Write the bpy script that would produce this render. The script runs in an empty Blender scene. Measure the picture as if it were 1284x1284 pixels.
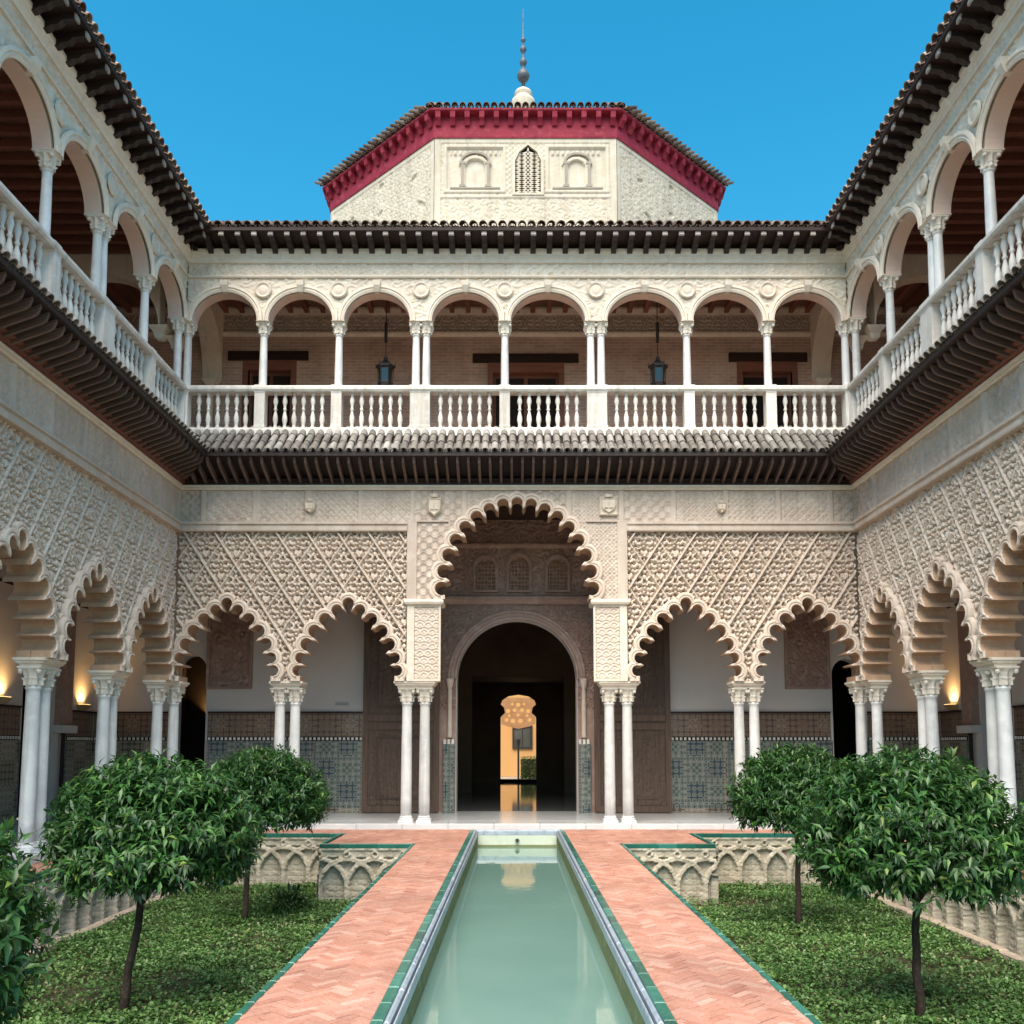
import bpy, math, random
import numpy as np
from mathutils import Vector, Matrix
from mathutils.geometry import tessellate_polygon
random.seed(7); RNG = np.random.default_rng(11)
S = bpy.context.scene
PI = math.pi; R = math.radians
# ------------------------------------------------------------------ camera
cam = bpy.data.cameras.new('camera'); camo = bpy.data.objects.new('camera', cam)
S.collection.objects.link(camo); S.camera = camo
camo.location = (-0.06, -20.8, 1.68); camo.rotation_euler = (R(95.5), 0, 0)
cam.sensor_width = 36; cam.lens = 1180/1284*36
cam.shift_y = 179.4/1284; cam.shift_x = -3/1284
cam.clip_start = 0.1; cam.clip_end = 3000
# ------------------------------------------------------------------ light
SUN_EL = 57.0; SUN_DIR = Vector((-0.22, -0.97, 0)).normalized()      # horizontal direction towards the sun
W = bpy.data.worlds.new('World'); S.world = W; W.use_nodes = True
nt = W.node_tree; nt.nodes.clear()
sky = nt.nodes.new('ShaderNodeTexSky'); sky.sky_type = 'NISHITA'; sky.sun_disc = False
sky.sun_elevation = R(SUN_EL); sky.sun_rotation = math.atan2(SUN_DIR.x, SUN_DIR.y)
sky.air_density = 1.0; sky.dust_density = 0.6; sky.ozone_density = 2.5
hs = nt.nodes.new('ShaderNodeHueSaturation'); hs.inputs['Saturation'].default_value = 1.4; hs.inputs['Hue'].default_value = 0.472
bg = nt.nodes.new('ShaderNodeBackground'); bg.inputs['Strength'].default_value = 0.115
wo = nt.nodes.new('ShaderNodeOutputWorld')
nt.links.new(sky.outputs[0], hs.inputs['Color']); nt.links.new(hs.outputs[0], bg.inputs[0]); nt.links.new(bg.outputs[0], wo.inputs[0])
sl = bpy.data.lights.new('sun', 'SUN'); sl.energy = 3.6; sl.angle = R(62); sl.color = (1, 0.86, 0.70)
so = bpy.data.objects.new('sun', sl); S.collection.objects.link(so)
sv = Vector((SUN_DIR.x*math.cos(R(SUN_EL)), SUN_DIR.y*math.cos(R(SUN_EL)), math.sin(R(SUN_EL))))
so.rotation_euler = (-sv).to_track_quat('-Z', 'Y').to_euler(); so.location = (0, -10, 40)
S.view_settings.view_transform = 'Standard'; S.view_settings.look = 'None'
S.view_settings.gamma = 1; S.view_settings.exposure = 1.2
S.cycles.max_bounces = 8; S.cycles.diffuse_bounces = 5
# ------------------------------------------------------------------ materials
def _mix(nt, a, b, fac, blend='MIX'):
    m = nt.nodes.new('ShaderNodeMix'); m.data_type = 'RGBA'; m.blend_type = blend
    for s, v in ((m.inputs[0], fac), (m.inputs[6], a), (m.inputs[7], b)):
        if hasattr(v, 'is_linked'): nt.links.new(v, s)
        else: s.default_value = v if not isinstance(v, tuple) else (*v, 1)[:4]
    return m.outputs[2]
def _noise(nt, vec, scale, detail=4, rough=.55, out=0):
    n = nt.nodes.new('ShaderNodeTexNoise'); n.inputs['Scale'].default_value = scale
    n.inputs['Detail'].default_value = detail; n.inputs['Roughness'].default_value = rough
    nt.links.new(vec, n.inputs['Vector']); return n.outputs[out]
def _ramp(nt, fac, stops, interp='LINEAR'):
    r = nt.nodes.new('ShaderNodeValToRGB'); r.color_ramp.interpolation = interp
    e = r.color_ramp.elements
    while len(e) < len(stops): e.new(0.5)
    for el, (p, c) in zip(e, stops):
        el.position = p; el.color = (*c, 1) if len(c) == 3 else c
    nt.links.new(fac, r.inputs[0]); return r.outputs[0]
def _math(nt, op, a, b=0.0):
    m = nt.nodes.new('ShaderNodeMath'); m.operation = op
    for s, v in ((m.inputs[0], a), (m.inputs[1], b)):
        if hasattr(v, 'is_linked'): nt.links.new(v, s)
        else: s.default_value = v
    return m.outputs[0]
def base_mat(name, rough=.8, spec=.3):
    m = bpy.data.materials.new(name); m.use_nodes = True; nt = m.node_tree
    b = nt.nodes['Principled BSDF']; b.inputs['Roughness'].default_value = rough
    b.inputs['Specular IOR Level'].default_value = spec
    tc = nt.nodes.new('ShaderNodeTexCoord')
    return m, nt, b, tc.outputs['Object']
def _bump(nt, b, h, strength, dist=.02):
    bp = nt.nodes.new('ShaderNodeBump'); bp.inputs['Strength'].default_value = strength
    bp.inputs['Distance'].default_value = dist
    nt.links.new(h, bp.inputs['Height']); nt.links.new(bp.outputs[0], b.inputs['Normal'])
def mottled(name, c1, c2, c3=None, s1=.6, s2=9, rough=.85, bump=.25, bscale=60, spec=.25, streak=0, world=True, tint=0):
    """stone, plaster, wood and paint: two colours in large patches, a third in fine grain"""
    m, nt, b, vec = base_mat(name, rough, spec)
    if world:
        g = nt.nodes.new('ShaderNodeNewGeometry'); vec = g.outputs['Position']
    n1 = _noise(nt, vec, s1, 5, .6); n2 = _noise(nt, vec, s2, 4, .65)
    f1 = _ramp(nt, n1, [(.35, (0, 0, 0)), (.65, (1, 1, 1))])
    col = _mix(nt, c1, c2, f1)
    if c3 is not None:
        f2 = _ramp(nt, n2, [(.5, (0, 0, 0)), (.72, (1, 1, 1))]); col = _mix(nt, col, c3, f2)
    if streak:
        mp = nt.nodes.new('ShaderNodeMapping'); mp.inputs['Scale'].default_value = (3.2, 3.2, .22)
        nt.links.new(vec, mp.inputs['Vector']); n3 = _noise(nt, mp.outputs[0], 1.6, 5, .65)
        f3 = _ramp(nt, n3, [(.5, (1, 1, 1)), (.75, (1-streak, 1-streak*1.05, 1-streak*1.1))])
        col = _mix(nt, col, f3, 1.0, 'MULTIPLY')
    nt.links.new(col, b.inputs['Base Color'])
    if tint:
        oi = nt.nodes.new('ShaderNodeObjectInfo'); col = _mix(nt, col, _ramp(nt, oi.outputs['Random'], [(0, (1-tint, 1-tint*1.05, 1-tint*1.15)), (.6, (1, 1, 1)), (1, (1.03, 1.03, 1.02))]), 1.0, 'MULTIPLY'); nt.links.new(col, b.inputs['Base Color'])
    if bump: _bump(nt, b, _noise(nt, vec, bscale, 3, .6), bump)
    return m
def grained(name, c1, c2, axis=2, rough=.6, spec=.3, scale=7):
    m, nt, b, vec = base_mat(name, rough, spec)
    mp = nt.nodes.new('ShaderNodeMapping'); sc = [scale*2.2]*3; sc[axis] = scale*.12
    mp.inputs['Scale'].default_value = sc; nt.links.new(vec, mp.inputs['Vector'])
    n = _noise(nt, mp.outputs[0], 2.2, 6, .65)
    col = _ramp(nt, n, [(.3, c1), (.7, c2)])
    oi = nt.nodes.new('ShaderNodeObjectInfo')
    v = _ramp(nt, oi.outputs['Random'], [(0, (.72, .72, .72)), (1, (1.15, 1.15, 1.15))])
    nt.links.new(_mix(nt, col, v, 1.0, 'MULTIPLY'), b.inputs['Base Color']); _bump(nt, b, n, .3)
    return m
def island_random(nt):
    g = nt.nodes.new('ShaderNodeNewGeometry'); o = nt.nodes.new('ShaderNodeObjectInfo')
    return _math(nt, 'FRACT', _math(nt, 'ADD', g.outputs['Random Per Island'], o.outputs['Random']))
def pieces(name, stops, rough=.7, spec=.3, bump=.3, grime=.3, gs=2.0):
    """a colour of its own for each brick, tile or leaf"""
    m, nt, b, vec = base_mat(name, rough, spec)
    g = nt.nodes.new('ShaderNodeNewGeometry'); pos = g.outputs['Position']
    col = _ramp(nt, island_random(nt), stops)
    n = _noise(nt, pos, gs, 5, .6); d = _ramp(nt, n, [(.4, (1, 1, 1)), (.7, (1-grime, 1-grime, 1-grime))])
    n2 = _noise(nt, pos, 45, 3, .6); d2 = _ramp(nt, n2, [(.3, (.82, .82, .82)), (.7, (1.1, 1.1, 1.1))])
    col = _mix(nt, _mix(nt, col, d, 1.0, 'MULTIPLY'), d2, 1.0, 'MULTIPLY')
    nt.links.new(col, b.inputs['Base Color'])
    if bump: _bump(nt, b, n2, bump, .01)
    return m
M = {}
M['carved'] = mottled('carved_plaster', (.71, .605, .505), (.64, .525, .435), (.76, .68, .59), s1=.5, s2=5, streak=.18)
M['frieze'] = mottled('frieze_plaster', (.62, .525, .44), (.54, .445, .37), (.67, .60, .52), s1=.7, s2=3, streak=.22)
M['upper'] = mottled('upper_plaster', (.74, .66, .54), (.69, .58, .47), (.79, .74, .64), s1=.5, s2=4, streak=.2)
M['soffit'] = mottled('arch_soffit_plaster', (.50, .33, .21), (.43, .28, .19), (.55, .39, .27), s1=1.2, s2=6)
M['usoffit'] = mottled('upper_soffit_plaster', (.72, .55, .46), (.68, .52, .44), None, s1=1.2)
M['moulding'] = mottled('moulding_plaster', (.76, .68, .56), (.70, .60, .49), (.80, .75, .66), s1=.9, s2=7, streak=.1)
M['marble'] = mottled('white_marble', (.76, .76, .74), (.62, .63, .63), (.82, .81, .79), s1=1.7, s2=5, rough=.35, bump=.05, spec=.45, streak=.3, tint=.16)
M['capital'] = mottled('capital_marble', (.72, .67, .58), (.62, .56, .47), (.78, .74, .67), s1=3, s2=12, rough=.6)
M['bal'] = mottled('balustrade_stone', (.74, .72, .67), (.64, .61, .56), (.79, .78, .75), s1=1.6, s2=6, rough=.6, streak=.35, tint=.16)
M['white'] = mottled('white_wall', (.56, .52, .49), (.52, .46, .43), None, s1=.4, bump=.05)
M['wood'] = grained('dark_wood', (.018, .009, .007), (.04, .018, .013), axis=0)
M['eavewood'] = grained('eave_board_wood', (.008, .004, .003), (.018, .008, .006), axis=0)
M['rafter'] = grained('rafter_wood', (.085, .055, .045), (.16, .11, .09), axis=1, rough=.55)
M['bracket'] = grained('bracket_wood', (.02, .014, .012), (.05, .035, .03), axis=1, rough=.55)
M['bracket_end'] = mottled('bracket_end_pale', (.44, .4, .36), (.26, .23, .2), None, s1=3)  # ends paler than the brackets they sit on
M['redwood'] = grained('red_brown_wood', (.16, .06, .04), (.28, .115, .08), axis=0)
M['ceiling'] = grained('ceiling_board_wood', (.16, .085, .055), (.27, .15, .10), axis=0)
M['door'] = grained('door_wood', (.06, .038, .028), (.13, .085, .062), axis=2)
M['brown'] = mottled('brown_carved_stucco', (.35, .23, .185), (.28, .175, .14), (.42, .31, .26), s1=.7, s2=5)
M['portal'] = mottled('portal_plaster', (.36, .26, .22), (.30, .21, .18), (.44, .35, .30), s1=1, s2=6)
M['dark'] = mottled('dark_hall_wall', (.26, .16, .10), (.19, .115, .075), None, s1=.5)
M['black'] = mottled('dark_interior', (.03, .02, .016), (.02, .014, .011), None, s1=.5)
M['tile_roof'] = pieces('roof_tile_clay', [(0, (.20, .18, .16)), (.35, (.30, .28, .255)), (.7, (.19, .17, .15)), (1, (.40, .38, .355))], rough=.85, grime=.5, gs=3)
M['tile_top'] = pieces('old_roof_tile_clay', [(0, (.16, .10, .085)), (.5, (.26, .18, .14)), (1, (.38, .31, .25))], rough=.85, grime=.5, gs=3)
M['crimson'] = mottled('crimson_paint', (.27, .022, .045), (.2, .015, .035), (.33, .05, .07), s1=1.2, s2=6, rough=.7)
M['oct'] = mottled('tower_plaster', (.56, .51, .41), (.50, .45, .36), (.61, .57, .49), s1=.6, s2=3, streak=.25)
M['sgraffito'] = mottled('grey_sgraffito', (.27, .24, .2), (.34, .3, .25), None, s1=4)
M['lead'] = mottled('weathered_lead', (.09, .11, .13), (.05, .06, .07), None, s1=6, rough=.5, spec=.5)
M['path'] = pieces('path_brick', [(0, (.41, .19, .135)), (.3, (.49, .26, .195)), (.6, (.45, .22, .16)), (.85, (.54, .33, .26)), (1, (.37, .16, .115))], rough=.7, grime=.3, gs=.9)
M['mortar'] = mottled('path_mortar', (.40, .24, .18), (.35, .2, .15), None, s1=2)
M['green_tile'] = pieces('green_glazed_tile', [(0, (.012, .095, .07)), (.5, (.02, .15, .11)), (1, (.04, .21, .165))], rough=.25, spec=.5, bump=.1, grime=.3)
M['rim'] = mottled('pale_rim_marble', (.27, .33, .40), (.37, .43, .48), (.18, .22, .29), s1=1.5, s2=8, rough=.35, spec=.5)
M['basin'] = mottled('algae_basin_plaster', (.17, .20, .09), (.13, .16, .075), (.26, .29, .17), s1=1.5, s2=6)
M['pale_green'] = mottled('pale_green_stone', (.55, .62, .52), (.48, .56, .46), (.62, .66, .58), s1=1.5, s2=6)
M['floor'] = mottled('polished_marble_floor', (.62, .65, .66), (.54, .57, .58), (.68, .69, .68), s1=.8, s2=3, rough=.16, bump=0, spec=.5)
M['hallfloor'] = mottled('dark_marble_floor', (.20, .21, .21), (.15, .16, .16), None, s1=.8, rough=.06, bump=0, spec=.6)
M['stone'] = mottled('garden_wall_stone', (.52, .47, .37), (.40, .36, .28), (.60, .56, .46), s1=1.2, s2=7, rough=.9, bump=.6, bscale=25, streak=.45)
M['kerb'] = mottled('kerb_stone', (.46, .38, .29), (.38, .31, .24), (.55, .47, .37), s1=2, s2=9, rough=.9, bump=.6, bscale=25)
M['soil'] = mottled('garden_soil', (.09, .075, .045), (.06, .055, .03), (.13, .105, .07), s1=2, s2=12, rough=1, bump=.8)
M['bark'] = mottled('bark', (.055, .038, .028), (.035, .025, .02), (.09, .07, .055), s1=5, s2=20, rough=.95, bump=.8, bscale=70)
M['orange'] = mottled('orange_render', (.66, .34, .12), (.64, .37, .15), None, s1=.5, bump=.1)
M['orange_carved'] = mottled('orange_carved_plaster', (.56, .30, .14), (.46, .22, .09), None, s1=2)
M['iron'] = mottled('black_iron', (.02, .02, .022), (.035, .03, .028), None, s1=8, rough=.5, spec=.5)
M['glass'] = mottled('window_glass', (.02, .028, .026), (.05, .06, .055), None, s1=1.5, rough=.08, bump=0, spec=.6)
M['ground'] = mottled('earth', (.2, .17, .12), (.16, .14, .1), None, s1=.2, rough=1)
M['dadoband'] = mottled('red_brown_dado_band', (.23, .13, .095), (.16, .085, .06), (.34, .24, .18), s1=3, s2=16)
M['sign'] = mottled('grey_plaque', (.35, .35, .34), (.3, .3, .29), None, s1=5, bump=0)
M['brass'] = mottled('brass', (.35, .25, .12), (.3, .2, .09), None, s1=5, rough=.4, spec=.6)
def brick_mat():
    m, nt, b, vec = base_mat('gallery_brick', .9, .2)
    g = nt.nodes.new('ShaderNodeNewGeometry'); sx = nt.nodes.new('ShaderNodeSeparateXYZ'); nt.links.new(g.outputs['Position'], sx.inputs[0])
    cb = nt.nodes.new('ShaderNodeCombineXYZ'); nt.links.new(_math(nt, 'ADD', sx.outputs[0], sx.outputs[1]), cb.inputs[0]); nt.links.new(sx.outputs[2], cb.inputs[1])
    br = nt.nodes.new('ShaderNodeTexBrick'); nt.links.new(cb.outputs[0], br.inputs['Vector'])
    br.inputs['Scale'].default_value = 1; br.inputs['Brick Width'].default_value = .3; br.inputs['Row Height'].default_value = .085
    br.inputs['Mortar Size'].default_value = .014; br.inputs['Color1'].default_value = (.60, .40, .31, 1); br.inputs['Color2'].default_value = (.49, .31, .24, 1)
    br.inputs['Mortar'].default_value = (.56, .47, .39, 1)
    n = _noise(nt, g.outputs['Position'], 1.2, 5, .6); d = _ramp(nt, n, [(.35, (.75, .75, .75)), (.7, (1.1, 1.1, 1.1))])
    nt.links.new(_mix(nt, br.outputs[0], d, 1.0, 'MULTIPLY'), b.inputs['Base Color'])
    iv = _math(nt, 'SUBTRACT', 1.0, br.outputs['Fac']); _bump(nt, b, iv, .6, .01); return m
M['brick'] = brick_mat(); M['terracotta'] = mottled('terracotta_bounce_floor', (.55, .36, .27), (.48, .31, .23), None, s1=2)
def mosaic_mat(name, warm):
    m, nt, b, vec = base_mat(name, .3, .5)
    g = nt.nodes.new('ShaderNodeNewGeometry'); sx = nt.nodes.new('ShaderNodeSeparateXYZ'); nt.links.new(g.outputs['Position'], sx.inputs[0])
    u = _math(nt, 'ADD', sx.outputs[0], sx.outputs[1]); v = sx.outputs[2]
    # star-and-cross mosaic: two superposed square grids and a coarse rosette
    a = _math(nt, 'MULTIPLY', u, 2*PI/.15); c = _math(nt, 'MULTIPLY', v, 2*PI/.15)
    f = _math(nt, 'ADD', _math(nt, 'COSINE', a), _math(nt, 'COSINE', c))
    p = _math(nt, 'ADD', a, c); q = _math(nt, 'SUBTRACT', a, c)
    f2 = _math(nt, 'ADD', _math(nt, 'COSINE', p), _math(nt, 'COSINE', q))
    t = _math(nt, 'ADD', _math(nt, 'MULTIPLY', f, .16), _math(nt, 'MULTIPLY', f2, .1))
    ra = _math(nt, 'MULTIPLY', u, 2*PI/1.1); rb = _math(nt, 'MULTIPLY', v, 2*PI/1.1)
    t = _math(nt, 'ADD', t, _math(nt, 'MULTIPLY', _math(nt, 'MULTIPLY', _math(nt, 'COSINE', ra), _math(nt, 'COSINE', rb)), .10))
    t = _math(nt, 'ADD', t, .5)
    if warm == 2: st = [(0, (.2, .12, .085)), (.3, (.10, .055, .04)), (.42, (.26, .18, .13)), (.52, (.14, .08, .055)), (.64, (.3, .24, .18)), (.76, (.09, .06, .045)), (.88, (.22, .13, .07))]
    elif warm: st = [(0, (.30, .27, .22)), (.24, (.10, .075, .05)), (.36, (.34, .31, .25)), (.48, (.17, .12, .07)), (.6, (.42, .39, .33)), (.74, (.09, .10, .08)), (.86, (.3, .18, .08))]
    else: st = [(0, (.27, .28, .25)), (.22, (.03, .055, .075)), (.34, (.24, .25, .21)), (.44, (.04, .10, .09)), (.53, (.30, .29, .25)), (.62, (.16, .09, .045)), (.70, (.035, .05, .085)), (.8, (.27, .25, .2)), (.9, (.02, .06, .05))]
    col = _ramp(nt, t, st, 'CONSTANT')
    n = _noise(nt, g.outputs['Position'], 30, 2); d = _ramp(nt, n, [(.3, (.75, .75, .75)), (.7, (1.1, 1.1, 1.1))])
    nt.links.new(_mix(nt, col, d, 1.0, 'MULTIPLY'), b.inputs['Base Color']); return m
M['mosaic'] = mosaic_mat('blue_tile_mosaic', False); M['mosaic_warm'] = mosaic_mat('brown_tile_mosaic', True); M['mosaic_band'] = mosaic_mat('red_brown_tile_band', 2)
def leaf_mat(name, stops, rough=.38):
    m, nt, b, vec = base_mat(name, rough, .5)
    g = nt.nodes.new('ShaderNodeNewGeometry')
    col = _ramp(nt, island_random(nt), stops)
    n = _noise(nt, g.outputs['Position'], 2.2, 3); d = _ramp(nt, n, [(.35, (.72, .72, .72)), (.7, (1.15, 1.15, 1.1))])
    col = _mix(nt, col, d, 1.0, 'MULTIPLY'); nt.links.new(col, b.inputs['Base Color'])
    tr = nt.nodes.new('ShaderNodeBsdfTranslucent'); nt.links.new(col, tr.inputs[0])
    mx = nt.nodes.new('ShaderNodeMixShader'); mx.inputs[0].default_value = .22
    out = nt.nodes['Material Output']; nt.links.new(b.outputs[0], mx.inputs[1]); nt.links.new(tr.outputs[0], mx.inputs[2]); nt.links.new(mx.outputs[0], out.inputs[0])
    return m
M['leaf'] = leaf_mat('orange_tree_leaf', [(0, (.018, .062, .016)), (.5, (.034, .105, .025)), (.85, (.058, .155, .033)), (.97, (.10, .22, .045)), (1, (.2, .26, .06))])
M['cover'] = leaf_mat('ground_cover_leaf', [(0, (.05, .13, .03)), (.5, (.10, .22, .055)), (.8, (.17, .31, .09)), (.96, (.27, .40, .17)), (1, (.34, .28, .13))], .5)
def water_mat():
    m, nt, b, vec = base_mat('murky_water', .03, .5)
    g = nt.nodes.new('ShaderNodeNewGeometry'); n = _noise(nt, g.outputs['Position'], .5, 3)
    nt.links.new(_ramp(nt, n, [(.3, (.12, .225, .195)), (.7, (.155, .265, .23))]), b.inputs['Base Color'])
    b.inputs['IOR'].default_value = 1.33
    n2 = _noise(nt, g.outputs['Position'], 3.2, 3); _bump(nt, b, n2, .05, .02); return m
M['water'] = water_mat()
def glow_mat():
    m = bpy.data.materials.new('lit_lamp_glass'); m.use_nodes = True; nt = m.node_tree; b = nt.nodes['Principled BSDF']
    b.inputs['Base Color'].default_value = (1, .8, .45, 1); b.inputs['Emission Color'].default_value = (1, .62, .22, 1); b.inputs['Emission Strength'].default_value = 1.6; return m
M['glow'] = glow_mat()
# ------------------------------------------------------------------ mesh helpers
class MB:
    def __init__(s): s.v = []; s.f = []
    def quad(s, *p):
        n = len(s.v); s.v += [tuple(q) for q in p]; s.f.append(tuple(range(n, n+len(p))))
    def box(s, x0, x1, y0, y1, z0, z1):
        n = len(s.v); s.v += [(x, y, z) for z in (z0, z1) for y in (y0, y1) for x in (x0, x1)]
        s.f += [tuple(n+i for i in f) for f in ((0, 2, 3, 1), (4, 5, 7, 6), (0, 1, 5, 4), (2, 6, 7, 3), (0, 4, 6, 2), (1, 3, 7, 5))]
    def frustum(s, x0, x1, y0, y1, z0, z1, c):
        n = len(s.v)
        s.v += [(x0, y0, z0), (x1, y0, z0), (x1, y1, z0), (x0, y1, z0), (x0, y0, z1-c), (x1, y0, z1-c), (x1, y1, z1-c), (x0, y1, z1-c),
                (x0+c, y0+c, z1), (x1-c, y0+c, z1), (x1-c, y1-c, z1), (x0+c, y1-c, z1)]
        for k in range(4):
            s.f += [(n+k, n+(k+1) % 4, n+4+(k+1) % 4, n+4+k), (n+4+k, n+4+(k+1) % 4, n+8+(k+1) % 4, n+8+k)]
        s.f.append((n+8, n+9, n+10, n+11))
    def ring_loft(s, rings, cap=True):
        n = len(s.v); k = len(rings[0])
        for r in rings: s.v += [tuple(p) for p in r]
        for i in range(len(rings)-1):
            for j in range(k):
                s.f.append((n+i*k+j, n+i*k+(j+1) % k, n+(i+1)*k+(j+1) % k, n+(i+1)*k+j))
        if cap:
            s.f.append(tuple(n+j for j in reversed(range(k)))); s.f.append(tuple(n+(len(rings)-1)*k+j for j in range(k)))
    def lathe(s, prof, seg=14, cx=0, cy=0):
        s.ring_loft([[(cx+r*math.cos(2*PI*j/seg), cy+r*math.sin(2*PI*j/seg), z) for j in range(seg)] for r, z in prof])
    def square_lathe(s, prof, cx=0, cy=0, ax=1, ay=1):
        s.ring_loft([[(cx-r*ax, cy-r*ay, z), (cx+r*ax, cy-r*ay, z), (cx+r*ax, cy+r*ay, z), (cx-r*ax, cy+r*ay, z)] for r, z in prof])
    def tube(s, pts, rad, seg=8):
        rings = []
        for i, p in enumerate(pts):
            p = Vector(p); d = (Vector(pts[min(i+1, len(pts)-1)])-Vector(pts[max(i-1, 0)])).normalized()
            a = d.orthogonal().normalized() if abs(d.z) < .9 else Vector((1, 0, 0)); a = (a-d*a.dot(d)).normalized(); b = d.cross(a)
            r = rad[i] if isinstance(rad, (list, tuple)) else rad
            rings.append([p+(a*math.cos(2*PI*j/seg)+b*math.sin(2*PI*j/seg))*r for j in range(seg)])
        s.ring_loft(rings)
    def extrude_x(s, prof, x0, x1):
        """closed profile of (y, z) drawn out along x"""
        s.ring_loft([[(x0, y, z) for y, z in prof], [(x1, y, z) for y, z in prof]])
    def mesh(s, name, mat, smooth=False):
        me = bpy.data.meshes.new(name); me.from_pydata(s.v, [], s.f); me.materials.append(M[mat] if isinstance(mat, str) else mat)
        if smooth: me.polygons.foreach_set('use_smooth', [True]*len(me.polygons))
        me.update(); return me
    def build(s, name, mat, parent=None, smooth=False, loc=(0, 0, 0)): return inst(name, s.mesh(name, mat, smooth), parent, loc)
def inst(name, me, parent=None, loc=(0, 0, 0), rot=(0, 0, 0), sc=(1, 1, 1)):
    o = bpy.data.objects.new(name, me); S.collection.objects.link(o); o.parent = parent
    o.location = loc; o.rotation_euler = rot; o.scale = sc; return o
def thing(o, label, cat, group=None):
    o['label'] = label; o['category'] = cat
    if group: o['group'] = group
    return o
def empty(name, loc=(0, 0, 0), rz=0):
    o = bpy.data.objects.new(name, None); S.collection.objects.link(o); o.location = loc; o.rotation_euler = (0, 0, rz); o.empty_display_size = .3; return o
def structure(o): o['kind'] = 'structure'; return o
def np_mesh(name, V, F, mat, smooth=False):
    V = np.asarray(V, np.float32); F = np.asarray(F, np.int32); k = F.shape[1]
    me = bpy.data.meshes.new(name); me.vertices.add(len(V)); me.vertices.foreach_set('co', V.ravel())
    me.loops.add(F.size); me.loops.foreach_set('vertex_index', F.ravel()); me.polygons.add(len(F))
    me.polygons.foreach_set('loop_start', np.arange(0, F.size, k, dtype=np.int32)); me.polygons.foreach_set('loop_total', np.full(len(F), k, np.int32))
    if smooth: me.polygons.foreach_set('use_smooth', np.ones(len(F), bool))
    me.materials.append(M[mat]); me.update(calc_edges=True); me.validate(); return me
def in_poly(px, pz, poly):
    inside = np.zeros(px.shape, bool); n = len(poly)
    for i in range(n):
        x0, z0 = poly[i]; x1, z1 = poly[(i+1) % n]
        if z0 == z1: continue
        c = ((z0 > pz) != (z1 > pz)) & (px < (x1-x0)*(pz-z0)/(z1-z0)+x0); inside ^= c
    return inside
def relief(name, x0, x1, z0, z1, step, hfun, mat, parent, holes=(), y0=0.0, smooth=False):
    """a carved face: heights hfun(x, z) in metres towards the court, with openings left out"""
    nx = max(2, int(round((x1-x0)/step))+1); nz = max(2, int(round((z1-z0)/step))+1)
    X, Z = np.meshgrid(np.linspace(x0, x1, nx), np.linspace(z0, z1, nz)); H = hfun(X, Z)
    V = np.stack([X, y0-H, Z], -1).reshape(-1, 3); idx = np.arange(nx*nz).reshape(nz, nx)
    F = np.stack([idx[:-1, :-1], idx[:-1, 1:], idx[1:, 1:], idx[1:, :-1]], -1).reshape(-1, 4)
    if holes:
        cx = (X[:-1, :-1]+X[1:, 1:]).ravel()/2; cz = (Z[:-1, :-1]+Z[1:, 1:]).ravel()/2; keep = np.ones(len(F), bool)
        for h in holes: keep &= ~in_poly(cx, cz, h)
        F = F[keep]
        used = np.unique(F); mp = np.zeros(len(V), np.int32); mp[used] = np.arange(len(used)); V = V[used]; F = mp[F]
    return inst(name, np_mesh(name, V, F, mat, smooth), parent)
def plate(name, outer, holes, y0, y1, mat, parent, sides=True, hole_mat=None):
    """a wall slab between y0 and y1 with an outline and openings in the x-z plane"""
    loops = [outer]+list(holes); flat = [p for l in loops for p in l]
    tris = tessellate_polygon([[Vector((x, z, 0)) for x, z in l] for l in loops])
    b = MB(); n = len(flat); b.v = [(x, y0, z) for x, z in flat]+[(x, y1, z) for x, z in flat]
    for t in tris:
        a, c, d = [flat[i] for i in t]; ar = (c[0]-a[0])*(d[1]-a[1])-(c[1]-a[1])*(d[0]-a[0]); t = tuple(t) if ar > 0 else tuple(reversed(t))
        b.f.append(t); b.f.append(tuple(n+i for i in reversed(t)))
    o = 0; nface = len(b.f)
    for li, l in enumerate(loops):
        k = len(l)
        for i in range(k): b.f.append((o+i, o+(i+1) % k, n+o+(i+1) % k, n+o+i))
        o += k
    me = b.mesh(name, mat)
    if hole_mat:
        me.materials.append(M[hole_mat]); k0 = len(outer)
        for i in range(nface+k0, len(me.polygons)): me.polygons[i].material_index = 1
    return inst(name, me, parent)
PH = RNG.uniform(0, 2*PI, (40, 3))
def wob(x, z, f, k=0):
    """smooth pseudo-noise"""
    r = 0
    for i in range(5):
        a = PH[(k+i) % 40]; r = r+np.sin(x*f*math.cos(a[0])*(1+.35*i)+z*f*math.sin(a[0])*(1+.35*i)+a[1])
    return r/5
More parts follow.
